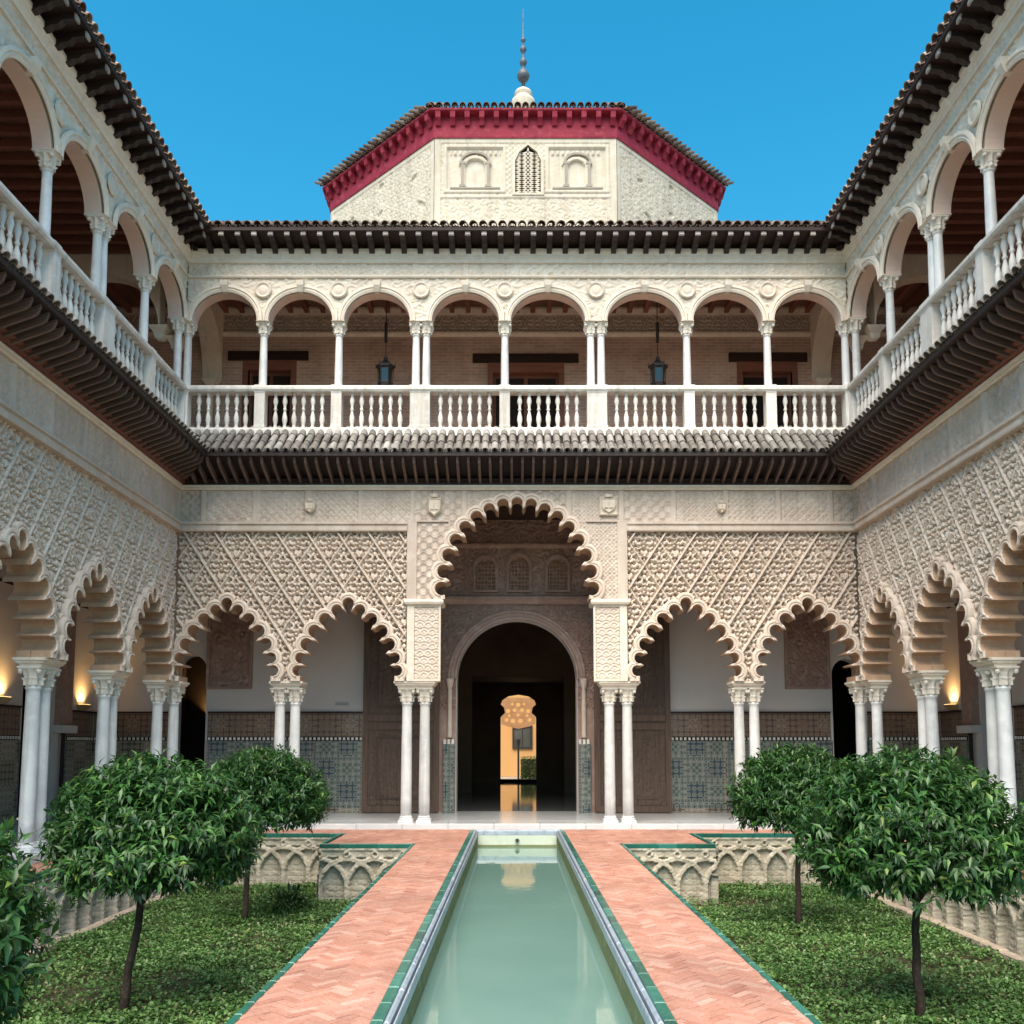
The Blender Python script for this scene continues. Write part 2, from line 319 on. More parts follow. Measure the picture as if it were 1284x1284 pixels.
# ------------------------------------------------------------------ carved patterns
SHAPES = []      # (x, z, long, wide, angle) leaves of one lozenge, mirrored about its axis
for t in [(0, -.33, .075, .03, 90), (0, .30, .09, .035, 90), (.07, .20, .075, .026, 50), (.13, .12, .06, .026, -30), (.19, .02, .075, .026, 65), (.12, -.03, .055, .026, 20),
          (.08, -.13, .075, .026, -55), (.15, -.14, .06, .022, 35), (.055, -.24, .06, .024, 60), (.24, -.02, .04, .02, 90), (.05, .40, .045, .018, 60), (.06, .09, .05, .022, 70)]: SHAPES.append(t)
HOLES = [(.085, .045, .022), (.05, -.075, .02), (.10, -.19, .022), (.19, -.07, .022), (.22, .055, .018), (.11, .19, .024), (0, .17, .022), (.035, .31, .018), (.03, -.36, .02), (.12, .02, .016), (0, -.16, .02), (.16, .15, .018)]
def arabesque(x, z, a=.69, b=1.04, x0=0, z0=0, warp=.012, rib=.02, ribw=.035):
    x = x-x0+warp*wob(x, z, 9, 3); z = z-z0+warp*wob(x, z, 9, 8)
    s = x/a+z/b; t = x/a-z/b; fs = s-np.round(s); ft = t-np.round(t)
    p = np.abs(a*(fs+ft)/2)*.69/a; q = b*(fs-ft)/2*1.04/b
    h = np.zeros_like(x)
    for sx, sz, L, wd, an in SHAPES:
        c, sn = math.cos(R(an)), math.sin(R(an)); dx = p-sx; dz = q-sz
        e = ((dx*c+dz*sn)/L)**2+((-dx*sn+dz*c)/wd)**2; h = np.maximum(h, np.clip((1.75-e)*2.2, 0, 1))
    for rx, rz, rr, ww in [(0, 0, .085, .018), (.16, .07, .065, .014), (.13, -.08, .07, .014), (.06, .25, .07, .013), (.07, -.27, .075, .013)]:
        d = np.abs(np.hypot(p-rx, q-rz)-rr); h = np.maximum(h, np.clip((1.9-(d/ww)**2)*2, 0, 1)*.92)
    h = np.maximum(h, np.clip(1.2-(np.hypot(p, q)/.04)**2, 0, 1))
    ed = .5-np.maximum(np.abs(fs), np.abs(ft)); H = h*.10*(.9+.1*np.cos(p*70)*np.cos(q*55))
    H = np.maximum(H, np.where(ed < ribw, .09+rib, 0))
    for hx, hz, hr in HOLES: H = H-.15*np.clip((1.5-((p-hx)**2+(q-hz)**2)/(1.15*hr)**2)*2, 0, 1)
    return H-.095+.005*wob(x, z, 60, 5)
HJ = RNG.uniform(-.5, .5, (64, 64, 3))
def drill(x, z, c=.10, r0=.016, r1=.032, depth=.12, prob=.9):
    i0 = np.floor(x/c).astype(int); j0 = np.floor(z/c).astype(int); h = np.zeros_like(x)
    for di in (-1, 0, 1):
        for dj in (-1, 0, 1):
            J = HJ[(i0+di) % 64, (j0+dj) % 64]; dx = x-(i0+di+.5+.7*J[..., 0])*c; dz = z-(j0+dj+.5+.7*J[..., 1])*c
            rr = r0+(r1-r0)*(J[..., 2]+.5); k = np.clip((1.5-(dx*dx+dz*dz*.8)/(rr*rr))*2, 0, 1)*(J[..., 2] > .5-prob); h = np.maximum(h, k)
    return -depth*h
def vine(x, z):      # the side walls: a smaller, denser lozenge net
    h = arabesque(x, z, a=.62, b=.94, warp=.006, rib=.016, ribw=.04)
    return np.maximum(h, -.15)+.004*wob(x, z, 40, 21)+.8*drill(x, z, c=.2, prob=.5)
def lacework(x, z):  # shallow geometric interlace in upright panels
    k = np.floor(x/1.18); f = np.where(np.mod(k, 2) == 0, 1.0, 1.37)
    u = np.mod(x, 1.18); a = 2*PI/.26*f
    g = np.cos(a*u)+np.cos(a*(z+.1*k)); g2 = np.cos(a*.5*(u+z))*np.cos(a*.5*(u-z))
    h = np.where(np.abs(g) < .55, 1., 0)*.6+np.where(np.abs(g2) < .25, 1, 0)*.5
    h = np.where((u < .06) | (u > 1.12), 1.3, h); return .04*h-.034+.003*wob(x, z, 30, 7)
def scroll(x, z):    # grotesque foliage of the upper spandrels
    q = np.mod(x, .5)-.25; w = .1*np.sin(x*9+1.5*np.sin(z*14))
    h = np.clip(1-np.abs(np.mod(z+w, .17)-.085)/.03, 0, 1)+np.clip(1-np.abs(np.hypot(q, np.mod(z, .36)-.18)-.1)/.025, 0, 1)
    return .03*np.clip(h+.5*wob(x, z, 40, 13), 0, 1.2)-.026
def strap(x, z):     # engraved strapwork
    a = 2*PI/.42; g = np.cos(a*x)*np.cos(a*z*.9)+.5*np.cos(a*1.6*(x+z))
    return .03*np.where(np.abs(g) < .16, 0, 1)-.026+.006*wob(x, z, 14, 2)
def peacock(x, z):
    r = np.hypot(np.mod(x+.09*np.mod(np.floor(z/.16), 2), .18)-.09, np.mod(z, .16)-.02)
    return .022*(np.mod(r, .06) < .035)-.015+.004*wob(x, z, 30, 4)
# ------------------------------------------------------------------ lobed arches
LOBES = [(1.06, 1.5), (1.006, 1.22), (.88, .917), (.714, .625), (.49, .36), (.242, .153), (0, 0)]
def lobe_centres(cx, zt, sx=1.0):
    L = [(cx-dx*sx, zt-dz) for dx, dz in LOBES]; return L+[(2*cx-x, z) for x, z in reversed(L[:-1])]
def big_lobes(cx, zs, rx, rz, n=17):
    return [(cx-rx*math.cos(a), zs+rz*math.sin(a)) for a in [R(3)+(PI-R(6))*i/(n-1) for i in range(n)]]
def lobed(C, zs, rk=.43, w=.13, n=9):
    """inner scalloped outline, and the scalloped outer edge of its moulding, left foot to right foot"""
    inn, out = [], []; m = len(C)
    cen = (sum(c[0] for c in C)/m, min(c[1] for c in C)+.25)
    for i, (x, z) in enumerate(C):
        pv = Vector(C[i-1]) if i else Vector((x, 2*z-C[1][1])); nx = Vector(C[i+1]) if i < m-1 else Vector((x, 2*z-C[m-2][1]))
        c = Vector((x, z)); tg = (nx-pv).normalized(); no = Vector((-tg.y, tg.x))      # outward for left-to-right over the top
        r = rk*min((nx-c).length, (c-pv).length) if 0 < i < m-1 else rk*abs(C[1][1]-C[0][1]) if False else rk*((nx-c).length+(c-pv).length)/2
        for j in range(n):
            a = R(-118+236*j/(n-1)); d = no*math.cos(a)+tg*math.sin(a); inn.append(tuple(c+d*r))
            a2 = a*(52/118); d2 = no*math.cos(a2)+tg*math.sin(a2); out.append(tuple(c+d2*(r+w)))
        if i < m-1:
            mid = (c+nx)/2; t2 = (nx-c).normalized(); n2 = Vector((-t2.y, t2.x)); q = mid-n2*r*.95
            inn.append(tuple(q)); out.append(out[-1])
    inn = [(inn[0][0], zs)]+[(x, max(z, zs)) for x, z in inn]+[(inn[-1][0], zs)]
    out = [(out[0][0], zs)]+[(x, max(z, zs)) for x, z in out]+[(out[-1][0], zs)]
    return inn, out
def arch_moulding(inn, out, parent, mat='carved', y0=-.012, prof=((0, -.30), (0, .03), (.16, .055), (.34, .05), (.40, .02), (.52, .02), (.58, .045), (.84, .04), (1, .02), (1, -.20))):
    V = []; n = len(inn); k = len(prof)
    for (a, b), (c, d) in zip(inn, out):
        for t, h in prof: V.append((a+(c-a)*t, y0-h, b+(d-b)*t))
    F = [(i*k+j, (i+1)*k+j, (i+1)*k+j+1, i*k+j+1) for i in range(n-1) for j in range(k-1)]
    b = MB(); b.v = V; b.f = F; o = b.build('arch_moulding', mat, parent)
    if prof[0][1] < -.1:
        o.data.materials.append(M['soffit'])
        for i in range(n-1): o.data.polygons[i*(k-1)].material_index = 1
    return o
# ------------------------------------------------------------------ shared pieces
def lat(prof, name, mat, seg=14):
    b = MB(); b.lathe(prof, seg); return b.mesh(name, mat, True)
SHAFT = lat([(.118, .13), (.122, .5), (.118, 1.6), (.108, 2.52), (.108, 2.58), (.125, 2.6), (.125, 2.63), (.105, 2.64)], 'shaft', 'marble', 18)
def base_mesh():
    b = MB(); b.square_lathe([(.16, 0), (.16, .05)]); b.lathe([(.155, .05), (.16, .075), (.135, .095), (.13, .11), (.14, .12), (.13, .14)], 16); return b.mesh('base', 'marble')
BASE = base_mesh()
def capital_mesh(s=1, zb=0, H=.33, r0=.105, r1=.19):
    b = MB(); n = 16
    rings = []
    for r, z in [(r0, 0), (r0*1.15, H*.1), (r0*1.2, H*.35), (r0*1.35, H*.42), (r0*1.3, H*.5), (r0*1.5, H*.72), (r1*.98, H*.86)]:
        rings.append([(r*(1+.1*math.cos(8*2*PI*j/n)*min(1, z/H*3))*math.cos(2*PI*j/n), r*(1+.1*math.cos(8*2*PI*j/n))*math.sin(2*PI*j/n), z) for j in range(n)])
    b.ring_loft(rings)
    for sx in (-1, 1):
        for sy in (-1, 1):        # corner volutes
            b.lathe([(0.001, H*.62), (.03, H*.66), (.042, H*.75), (.035, H*.84), (.001, H*.88)], 8, sx*r1*.78, sy*r1*.78)
    for k in range(8):            # leaves
        a = 2*PI*k/8; c, s2 = math.cos(a), math.sin(a); rr = r0*1.35
        b.ring_loft([[(c*rr*q-s2*w, s2*rr*q+c*w, z) for q, w in ((.9, -.03), (1.12, 0), (.9, .03))] for z in (H*.08, H*.3)]+[[(c*rr*q-s2*w, s2*rr*q+c*w, H*.44) for q, w in ((1.1, -.02), (1.4, 0), (1.1, .02))]])
    b.square_lathe([(r1*.92, H*.86), (r1, H*.92), (r1, H)]); return b.mesh('capital', 'capital')
CAP = capital_mesh()
UCAP = capital_mesh(H=.26, r0=.085, r1=.15)
USHAFT = lat([(.115, 0), (.12, .03), (.095, .06), (.092, .1), (.092, .5), (.08, 1.3), (.08, 1.34), (.095, 1.35), (.095, 1.37), (.08, 1.38)], 'shaft', 'marble', 14)
BALUSTER = lat([(.06, 0), (.06, .04), (.04, .06), (.045, .1), (.068, .2), (.062, .28), (.035, .38), (.03, .42), (.05, .44), (.05, .46), (.03, .48), (.04, .55), (.066, .63), (.055, .7), (.035, .77), (.06, .79), (.06, .83)], 'baluster', 'bal', 10)
def tile_mesh(mat, L=.46, r=.092, th=.016):
    b = MB(); n = 8; rings = []
    for y, k in ((0, 1.0), (L, .86)):
        rings.append([(r*k*math.cos(PI*j/n), y, r*k*math.sin(PI*j/n)) for j in range(n+1)]+[((r-th)*k*math.cos(PI*j/n), y, (r-th)*k*math.sin(PI*j/n)) for j in reversed(range(n+1))])
    b.ring_loft(rings, cap=False)
    k = 2*n+2
    for j in range(n): b.f.append((j, k-1-j, k-2-j, j+1)); b.f.append((k+j, k+j+1, 2*k-2-j, 2*k-1-j))
    return b.mesh('roof_tile', mat)
TILE = tile_mesh('tile_roof', L=.5, r=.08); TILE_TOP = tile_mesh('tile_top', L=.5, r=.095)
# ------------------------------------------------------------------ the ground, floors, paths, pool
def slab(name, x0, x1, y0, y1, z0, z1, mat, parent=None):
    b = MB(); b.box(x0, x1, y0, y1, z0, z1); return b.build(name, mat, parent)
HW = 7.6                      # half width of the court between wall faces
b = MB(); b.quad((-600, -600, -2.2), (600, -600, -2.2), (600, 600, -2.2), (-600, 600, -2.2)); structure(b.build('ground', 'ground'))
gf = structure(slab('gallery_floor', -11.3, 11.3, .62, 3.72, -.6, 0, 'floor'))
def edge_slabs(parent, pts, sx, sy):
    me = MB(); me.frustum(0, sx, 0, sy, -.6, 0.0, .008); m = me.mesh('marble_slab', 'floor')
    for x, y in pts: inst('marble_slab', m, parent, (x, y, random.uniform(-.002, .002)))
edge_slabs(gf, [(-7.45+.9933*i, -.2) for i in range(15)], .985, .815)
for sg, nm in ((-1, 'side_floor'), (1, 'side_floor')):
    f = structure(slab(nm, sg*8.3 if sg > 0 else -11.3, 11.3 if sg > 0 else -8.3, -14, .615, -.6, 0, 'floor'))
    edge_slabs(f, [((-8.295 if sg < 0 else 7.455), .61-.97*(i+1)) for i in range(15)], .84, .962)
# paths: mortar beds with bricks laid across
PZ = -.12
PX0, PX1 = 1.0, 1.9
beds = [(-PX1, -PX0, -17, -3.2), (PX0, PX1, -17, -3.2), (-3.52, -PX0, -3.2, -.2), (PX0, 3.52, -3.2, -.2), (-7.45, -3.52, -1.15, -.2), (3.52, 7.45, -1.15, -.2),
        (-7.45, -6.82, -17, -1.15), (6.82, 7.45, -17, -1.15), (-PX0, PX0, -.47, -.2)]
pb = MB()
for x0, x1, y0, y1 in beds: pb.box(x0, x1, y0, y1, -2.1, PZ-.016)
path = structure(pb.build('path', 'mortar'))
far = MB(); BL, BW = .219, .073; GAP = .004
def clip_poly(P, x0, x1, y0, y1):
    for ax, lim, sg in ((0, x0, 1), (0, x1, -1), (1, y0, 1), (1, y1, -1)):
        Q = []
        for i in range(len(P)):
            a, c = P[i-1], P[i]; da = (a[ax]-lim)*sg; dc = (c[ax]-lim)*sg
            if (da >= 0) != (dc >= 0): t = da/(da-dc); Q.append((a[0]+(c[0]-a[0])*t, a[1]+(c[1]-a[1])*t))
            if dc >= 0: Q.append(c)
        P = Q
        if len(P) < 3: return None
    ar = sum(P[i-1][0]*P[i][1]-P[i][0]*P[i-1][1] for i in range(len(P)))/2
    return P if abs(ar) > .0008 else None
def brick_prism(mb, P, z, c=.004):
    n = len(P); cx = sum(p[0] for p in P)/n; cy = sum(p[1] for p in P)/n; o = len(mb.v)
    tx, ty = random.uniform(-.02, .02), random.uniform(-.02, .02)
    def zz(p): return z+(p[0]-cx)*tx+(p[1]-cy)*ty
    def ins(p): d = math.hypot(p[0]-cx, p[1]-cy)+1e-6; k = max(0, 1-c*1.5/d); return (cx+(p[0]-cx)*k, cy+(p[1]-cy)*k)
    mb.v += [(p[0], p[1], z-.03) for p in P]+[(p[0], p[1], zz(p)-c) for p in P]+[(*ins(p), zz(p)) for p in P]
    for i in range(n):
        k = (i+1) % n; mb.f += [(o+i, o+k, o+n+k, o+n+i), (o+n+i, o+n+k, o+2*n+k, o+2*n+i)]
    mb.f.append(tuple(o+2*n+i for i in range(n)))
q2 = math.sqrt(.5); n_near = [0, 0]
def herring(x0, x1, y0, y1):
    ru = [((x*q2+y*q2), (-x*q2+y*q2)) for x in (x0, x1) for y in (y0, y1)]; u0, u1 = min(r[0] for r in ru), max(r[0] for r in ru); v0, v1 = min(r[1] for r in ru), max(r[1] for r in ru)
    m0, m1 = int((u0-v1)/(2*BL))-2, int((u1-v0)/(2*BL))+2
    for m in range(m0, m1+1):
        k0, k1 = int(max(u0-m*BL, v0+m*BL)/BW)-8, int(min(u1-m*BL, v1+m*BL)/BW)+8
        for k in range(k0, k1+1):
            for (u, v, a, b_) in ((k*BW+m*BL, k*BW-m*BL, BL, BW), (k*BW+BL+m*BL, (k+1)*BW-BL-m*BL, BW, BL)):
                P = [(u+GAP/2, v+GAP/2), (u+a-GAP/2, v+GAP/2), (u+a-GAP/2, v+b_-GAP/2), (u+GAP/2, v+b_-GAP/2)]
                P = clip_poly([(p*q2-r*q2, p*q2+r*q2) for p, r in P], x0+.002, x1-.002, y0+.002, y1-.002)
                if P: yield P
for x0, x1, y0, y1 in beds:
    if y1-y0 > 10 and abs(x0) > 6: n0 = 0
    for P in herring(x0, x1, y0, y1):
        cy = sum(p[1] for p in P)/len(P); z = PZ+random.uniform(-.003, .003)
        if abs(x0+x1) < 4 and y1 < -3 and -14.7 < cy < -12.3 and n_near[x0 > 0] < 150:
            mb = MB(); brick_prism(mb, P, z); mb.build('brick', 'path', path); n_near[x0 > 0] += 1
        elif cy > -15.8: brick_prism(far, P, z)
o = far.build('brick_paving', 'path', path); o['kind'] = 'stuff'
# green glazed edging along the beds and the pool
edge = MB()
def edging(x0, y0, x1, y1, w=.06, z=PZ+.012, n=.3):
    L = math.hypot(x1-x0, y1-y0); k = max(1, int(L/n)); ux, uy = (x1-x0)/L, (y1-y0)/L
    for i in range(k):
        a = L*i/k+.003; d = L*(i+1)/k-.003
        xa, ya, xb, yb = x0+ux*a, y0+uy*a, x0+ux*d, y0+uy*d
        if abs(ux) > .5: edge.frustum(min(xa, xb), max(xa, xb), ya-w/2, ya+w/2, z-.14, z+random.uniform(-.002, .002), .01)
        else: edge.frustum(xa-w/2, xa+w/2, min(ya, yb), max(ya, yb), z-.14, z+random.uniform(-.002, .002), .01)
for s in (-1, 1):
    edging(s*(PX1+.01), -17, s*(PX1+.01), -3.2); edging(s*(PX1-.03), -3.27, s*3.63, -3.27); edging(s*3.6, -3.2, s*3.6, -1.15)
    edging(s*3.52, -1.23, s*6.8, -1.23); edging(s*6.8, -17, s*6.8, -1.15)
o = edge.build('green_edging', 'green_tile', path); o['kind'] = 'stuff'
# pool
pool = empty('pool', (0, 0, 0)); thing(pool, 'long narrow reflecting pool with green tile and pale marble rim', 'pool')
def frame_ring(name, mat, h0, h1, y_far0, y_far1, z0, z1, split=.42, ch=.01):
    """rim pieces from half width h0 (outer) to h1 (inner), the far end and both sides"""
    for s in (-1, 1):
        n = int((17+y_far0)/split)
        xs = sorted((s*h0, s*h1))
        me = MB(); L = (17+y_far0)/n; me.frustum(xs[0], xs[1], 0, L-.004, z0, z1, ch); m = me.mesh(name, mat)
        for i in range(n): inst(name, m, pool, (0, -17+i*L, random.uniform(-.0015, .0015)))
    n = int(2*h0/split); L = 2*h0/n; me = MB(); me.frustum(0, L-.004, y_far1, y_far0, z0, z1, ch); m = me.mesh(name, mat)
    for i in range(n): inst(name, m, pool, (-h0+i*L, .003, random.uniform(-.0015, .0015)))
frame_ring('rim_tile', 'green_tile', 1.0, .915, -.47, -.555, -.4, PZ+.018)
frame_ring('rim_stone', 'rim', .908, .865, -.562, -.605, -.42, PZ+.03, .8, .018)
frame_ring('inner_rim_stone', 'rim', .845, .83, -.625, -.65, -.2, PZ+.012, .8, .012)
b = MB()
for s in (-1, 1): b.box(min(s*.84, s*.9), max(s*.84, s*.9), -17, -.66, -1.9, -.205)
b.box(-.9, .9, -.9, -.66, -1.9, -.4); b.box(-.835, .835, -.94, -.90, -1.9, -.39); b.box(-.76, .76, -17, -.95, -1.95, -1.7); b.build('basin', 'basin', pool)
b = MB(); b.box(-.83, .83, -.72, -.662, -.395, -.205); b.build('end_panel', 'pale_green', pool)
b = MB(); b.tube([(0, -.71, -.29), (0, -.79, -.29), (0, -.83, -.32)], [.03, .028, .022], 8); b.lathe([(.001, -.32), (.05, -.29), (.001, -.26)], 8, 0, -.73); b.build('water_spout', 'iron', pool)
b = MB(); b.quad((-.85, -17, -.42), (.85, -17, -.42), (.85, -.9, -.42), (-.85, -.9, -.42)); structure(b.build('water', 'water'))
# sunken gardens
gw = []
def garden_h(R0=.51, zs=-.9):
    def f(x, z):
        k = np.round(x/R0); h = np.where(z < -.36, -.055, .0)
        for dk in (-2, -1, 0, 1, 2):
            c = (k+dk)*R0; d = np.hypot(x-c, z-zs); band = (np.abs(d-R0) < .045) & (z > zs); h = np.where(band, .065, h)
            post = (np.abs(x-c) < .05) & (z <= zs+.02); h = np.where(post, .065, h)
        h = np.where(z > -.36, .04, h)
        xm = np.mod(x+R0/2, R0)-R0/2; rr = np.hypot(xm, z+.30); h = np.where(np.abs(rr-.05) < .02, .075, h); h = np.where(rr < .03, .0, h)
        h = np.where(z > -.235, .07, h)
        row = np.floor(z/.11); j = ((np.mod(z, .11) < .018) | (np.mod(x+.11*np.mod(row, 2)+.03*np.sin(row*7), .23) < .018)) & (z < -.36) & (h < .03); h = np.where(j, h-.014, h)
        return h-.03+.008*wob(x, z, 13, 9)+.009*wob(x, z, 47, 15)
    return f
GH = garden_h()
for s, side in ((-1, 'left'), (1, 'right')):
    bed = structure(slab('garden_bed', min(s*1.9, s*6.85), max(s*1.9, s*6.85), -17, -1.1, -1.9, -1.2, 'soil'))
    wl = empty('garden_wall'); thing(wl, 'sunken garden wall of interlaced stone arches, %s bed' % ('bed under the darker left wing' if False else 'on the sconce-lit left side' if s < 0 else 'on the right side below the twin round trees'), 'wall')
    gw.append(wl)
    def gwall(L, loc, rz):
        o = relief('stone_face', 0, L, -1.3, -.19, .018, GH, 'stone', wl, y0=0); o.location = loc; o.rotation_euler = (0, 0, rz); return o
    xa = min(s*1.9, s*3.52)
    gwall(1.73, (xa-(.11 if s < 0 else 0), -3.30, 0), 0)                              # projecting end near the path
    if s < 0: gwall(2.05, (-3.63, -1.24, 0), -PI/2)             # return, faces the side wall
    else: gwall(2.05, (3.63, -3.31, 0), PI/2)
    gwall(3.3, (-6.82 if s < 0 else 3.52, -1.26, 0), 0)
    if s < 0: gwall(15.8, (-6.72, -17, 0), PI/2)
    else: gwall(15.8, (6.72, -1.2, 0), -PI/2)
    # kerb stones along the foot
    km = MB(); km.frustum(0, .145, 0, .48, -1.25, -1.06, .02); KM = km.mesh('kerb_stone', 'kerb')
    for i in range(30): inst('kerb_stone', KM, wl, (s*6.66-(.145 if s > 0 else 0), -16.2+i*.5, random.uniform(-.03, .0)), (0, 0, random.uniform(-.02, .02)))
gw[0]['label'] = 'stone garden wall of interlaced arches round the sunken bed with the shrub'
gw[1]['label'] = 'stone garden wall of interlaced arches round the sunken bed without a shrub'
# ------------------------------------------------------------------ wings of the palace
ZC, ZI = 2.96, 3.10
def add_column(root, x, y):
    c = inst('column', SHAFT, root, (x, y, 0)); inst('base', BASE, c); inst('capital', CAP, c, (0, 0, 2.63)); return c
def impost(root, x, y, ax, ay, z0=ZC, z1=ZI):
    b = MB(); H = z1-z0; p = [(-.08, 0), (-.07, .25*H), (-.03, .4*H), (-.03, .55*H), (.0, .7*H), (0, H)]
    b.ring_loft([[(-ax-d, -ay-d, z), (ax+d, -ay-d, z), (ax+d, ay+d, z), (-ax-d, ay+d, z)] for d, z in p]); return b.build('impost', 'moulding', root, loc=(x, y, z0))
def band(root, name, x0, x1, prof, mat='moulding'):
    b = MB(); b.extrude_x(prof, x0, x1); return b.build(name, mat, root)
def lower_wall(root, xa, xb, notches, name='arcade_wall'):
    """core of the lower wall; notches: lists of outline points from left foot to right foot"""
    bottom = [(xa, ZI)]
    for nn in notches: bottom += nn
    bottom.append((xb, ZI)); outer = bottom+[(xb, 8.7), (xa, 8.7)]
    # tidy repeated points
    o2 = []
    for p in outer:
        if not o2 or math.hypot(p[0]-o2[-1][0], p[1]-o2[-1][1]) > 1e-4: o2.append(p)
    w = plate(name, o2, [], .28, .52, 'carved', root)
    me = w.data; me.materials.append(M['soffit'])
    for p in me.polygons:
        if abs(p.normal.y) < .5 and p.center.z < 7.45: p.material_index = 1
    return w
def mid_poly(inn, out, t=.5): return [(a+(c-a)*t, b+(d-b)*t) for (a, b), (c, d) in zip(inn, out)]
def rib_strips(parent, x0, x1, z0, z1, holes, sign, a=.69, b=1.04, ox=0):
    """raised diagonal ribs, each one a piece"""
    for k in range(-24, 25):
        pts = []
        for i in range(140):
            z = z1-(z1-z0)*i/139; x = ox+sign*0+((k+.5)-sign*z/b)*a
            ok = x0+.02 < x < x1-.02 and not any(in_poly(np.array([x]), np.array([z]), h)[0] for h in holes)
            if ok: pts.append((x, z))
            elif pts: break
        if len(pts) < 8: continue
        (xs, zs), (xe, ze) = pts[0], pts[-1]; d = Vector((xe-xs, ze-zs)).normalized(); n = Vector((-d.y, d.x))*.02
        m = MB(); m.ring_loft([[(x-n.x, .02, z-n.y), (x-n.x*.7, -.028, z-n.y*.7), (x+n.x*.7, -.028, z+n.y*.7), (x+n.x, .02, z+n.y)] for x, z in ((xs, zs), (xe, ze))]); m.build('diagonal_rib', 'carved', parent)
def eave(root, name, xa, xb, cl, cr, proj, z_in, z_out, z_deck, tile, pitch, rafter, rpitch, soffit_mat, rows=2, fascia='bracket'):
    """overhanging eave: sloping soffit, rafters under it, barrel tiles on top; cl/cr: mitred at an inner corner"""
    def L(e): return xa+(e if cl else 0)
    def Rr(e): return xb-(e if cr else 0)
    b = MB(); t = .05; p = proj
    top_in = z_deck; top_out = z_out+.07
    q = [[(L(0), .0, z_in), (Rr(0), 0, z_in), (Rr(p), -p, z_out), (L(p), -p, z_out)], [(L(0), .0, top_in), (Rr(0), 0, top_in), (Rr(p), -p, top_out), (L(p), -p, top_out)]]
    b.ring_loft(q); ev = b.build(name, soffit_mat, root)
    n = int((xb-xa)/rpitch); rl = p
    for i in range(n):
        x = xa+(i+.5)*(xb-xa)/n; c = min(x-xa if cl else 9, xb-x if cr else 9)
        if c < .12: continue
        s = min(1, c/p); o = inst(rafter.name.split('.')[0], rafter, ev, (x, 0, z_in), (0, 0, 0), (1, s, 1)); o.rotation_euler = (-math.atan2(z_out-z_in, p), 0, 0)
        if rafter.name.startswith('bracket') and s > .9: inst('bracket_end', BEND, o, (0, 0, 0))
    b = MB(); b.ring_loft([[(L(p)-.01, -p-.03, z_out-.02), (L(p)-.01, -p+.02, z_out-.02), (L(p)-.01, -p+.02, z_out+.06), (L(p)-.01, -p-.03, z_out+.06)], [(Rr(p)+.01, -p-.03, z_out-.02), (Rr(p)+.01, -p+.02, z_out-.02), (Rr(p)+.01, -p+.02, z_out+.06), (Rr(p)+.01, -p-.03, z_out+.06)]]); b.build('fascia', fascia, ev)
    sl = math.atan2(top_in-top_out, p); n = int((xb-xa)/pitch); e0 = p+.07
    for i in range(n+1):
        x = xa+i*(xb-xa)/n
        for r in range(rows):
            e = e0-r*.4*math.cos(sl)
            if x < L(max(e-.1, 0))-.01 or x > Rr(max(e-.1, 0))+.01: continue
            z = top_out+(e0-.07-(e-.0))*math.tan(sl)+.0
            inst('roof_tile', tile, ev, (x+random.uniform(-.008, .008), -e, z+.055+r*.012), (sl+random.uniform(-.02, .02), 0, random.uniform(-.03, .03)))
            if r == 0 and i < n: inst('pan_tile', tile, ev, (x+(xb-xa)/n/2, -e+.03, z+.085), (-sl, PI, 0), (1, 1, .8))
    return ev
def rafter_mesh(L, w, h, name, mat):
    b = MB(); prof = [(.02, .01), (.02, -h), (-L*.80, -h), (-L*.90, -h*.85), (-L*.97, -h*.35), (-L, .0)]
    b.ring_loft([[(-w/2, y, z) for y, z in prof], [(w/2, y, z) for y, z in prof]]); return b.mesh(name, mat)
RAFTER = rafter_mesh(.82, .055, .13, 'rafter', 'rafter')
def bracket_mesh():
    b = MB(); prof = [(.02, .01), (.02, -.2), (-.12, -.2), (-.2, -.15), (-.3, -.15), (-.38, -.09), (-.56, -.09), (-.58, -.03), (-.58, .01)]
    b.ring_loft([[(-.06, y, z) for y, z in prof], [(.06, y, z) for y, z in prof]]); return b.mesh('bracket', 'bracket')
BRACKET = bracket_mesh()
b = MB(); b.frustum(-.06, .06, -.11, -.0, .575, .615, .012); b.v = [(x, -z, y) for x, y, z in b.v]; BEND = b.mesh('bracket_end', 'bracket_end')
def ROUND():
    b = MB(); n = 20
    prof = [(.001, .02), (.10, .03), (.12, .012), (.15, .012), (.165, .045), (.195, .045), (.21, 0)]
    b.ring_loft([[(r*math.cos(2*PI*j/n), -h-.01, r*math.sin(2*PI*j/n)) for j in range(n)] for r, h in prof], cap=False); return b.mesh('roundel', 'upper', True)
ROUNDEL = ROUND()
b = MB(); b.ring_loft([[(-.05, -.02, 0), (.05, -.02, 0), (.05, .1, 0), (-.05, .1, 0)], [(-.075, -.1, .13), (.075, -.1, .13), (.075, .1, .13), (-.075, .1, .13)], [(-.085, -.12, .24), (.085, -.12, .24), (.085, .1, .24), (-.085, .1, .24)]]); KEYST = b.mesh('keystone', 'moulding')
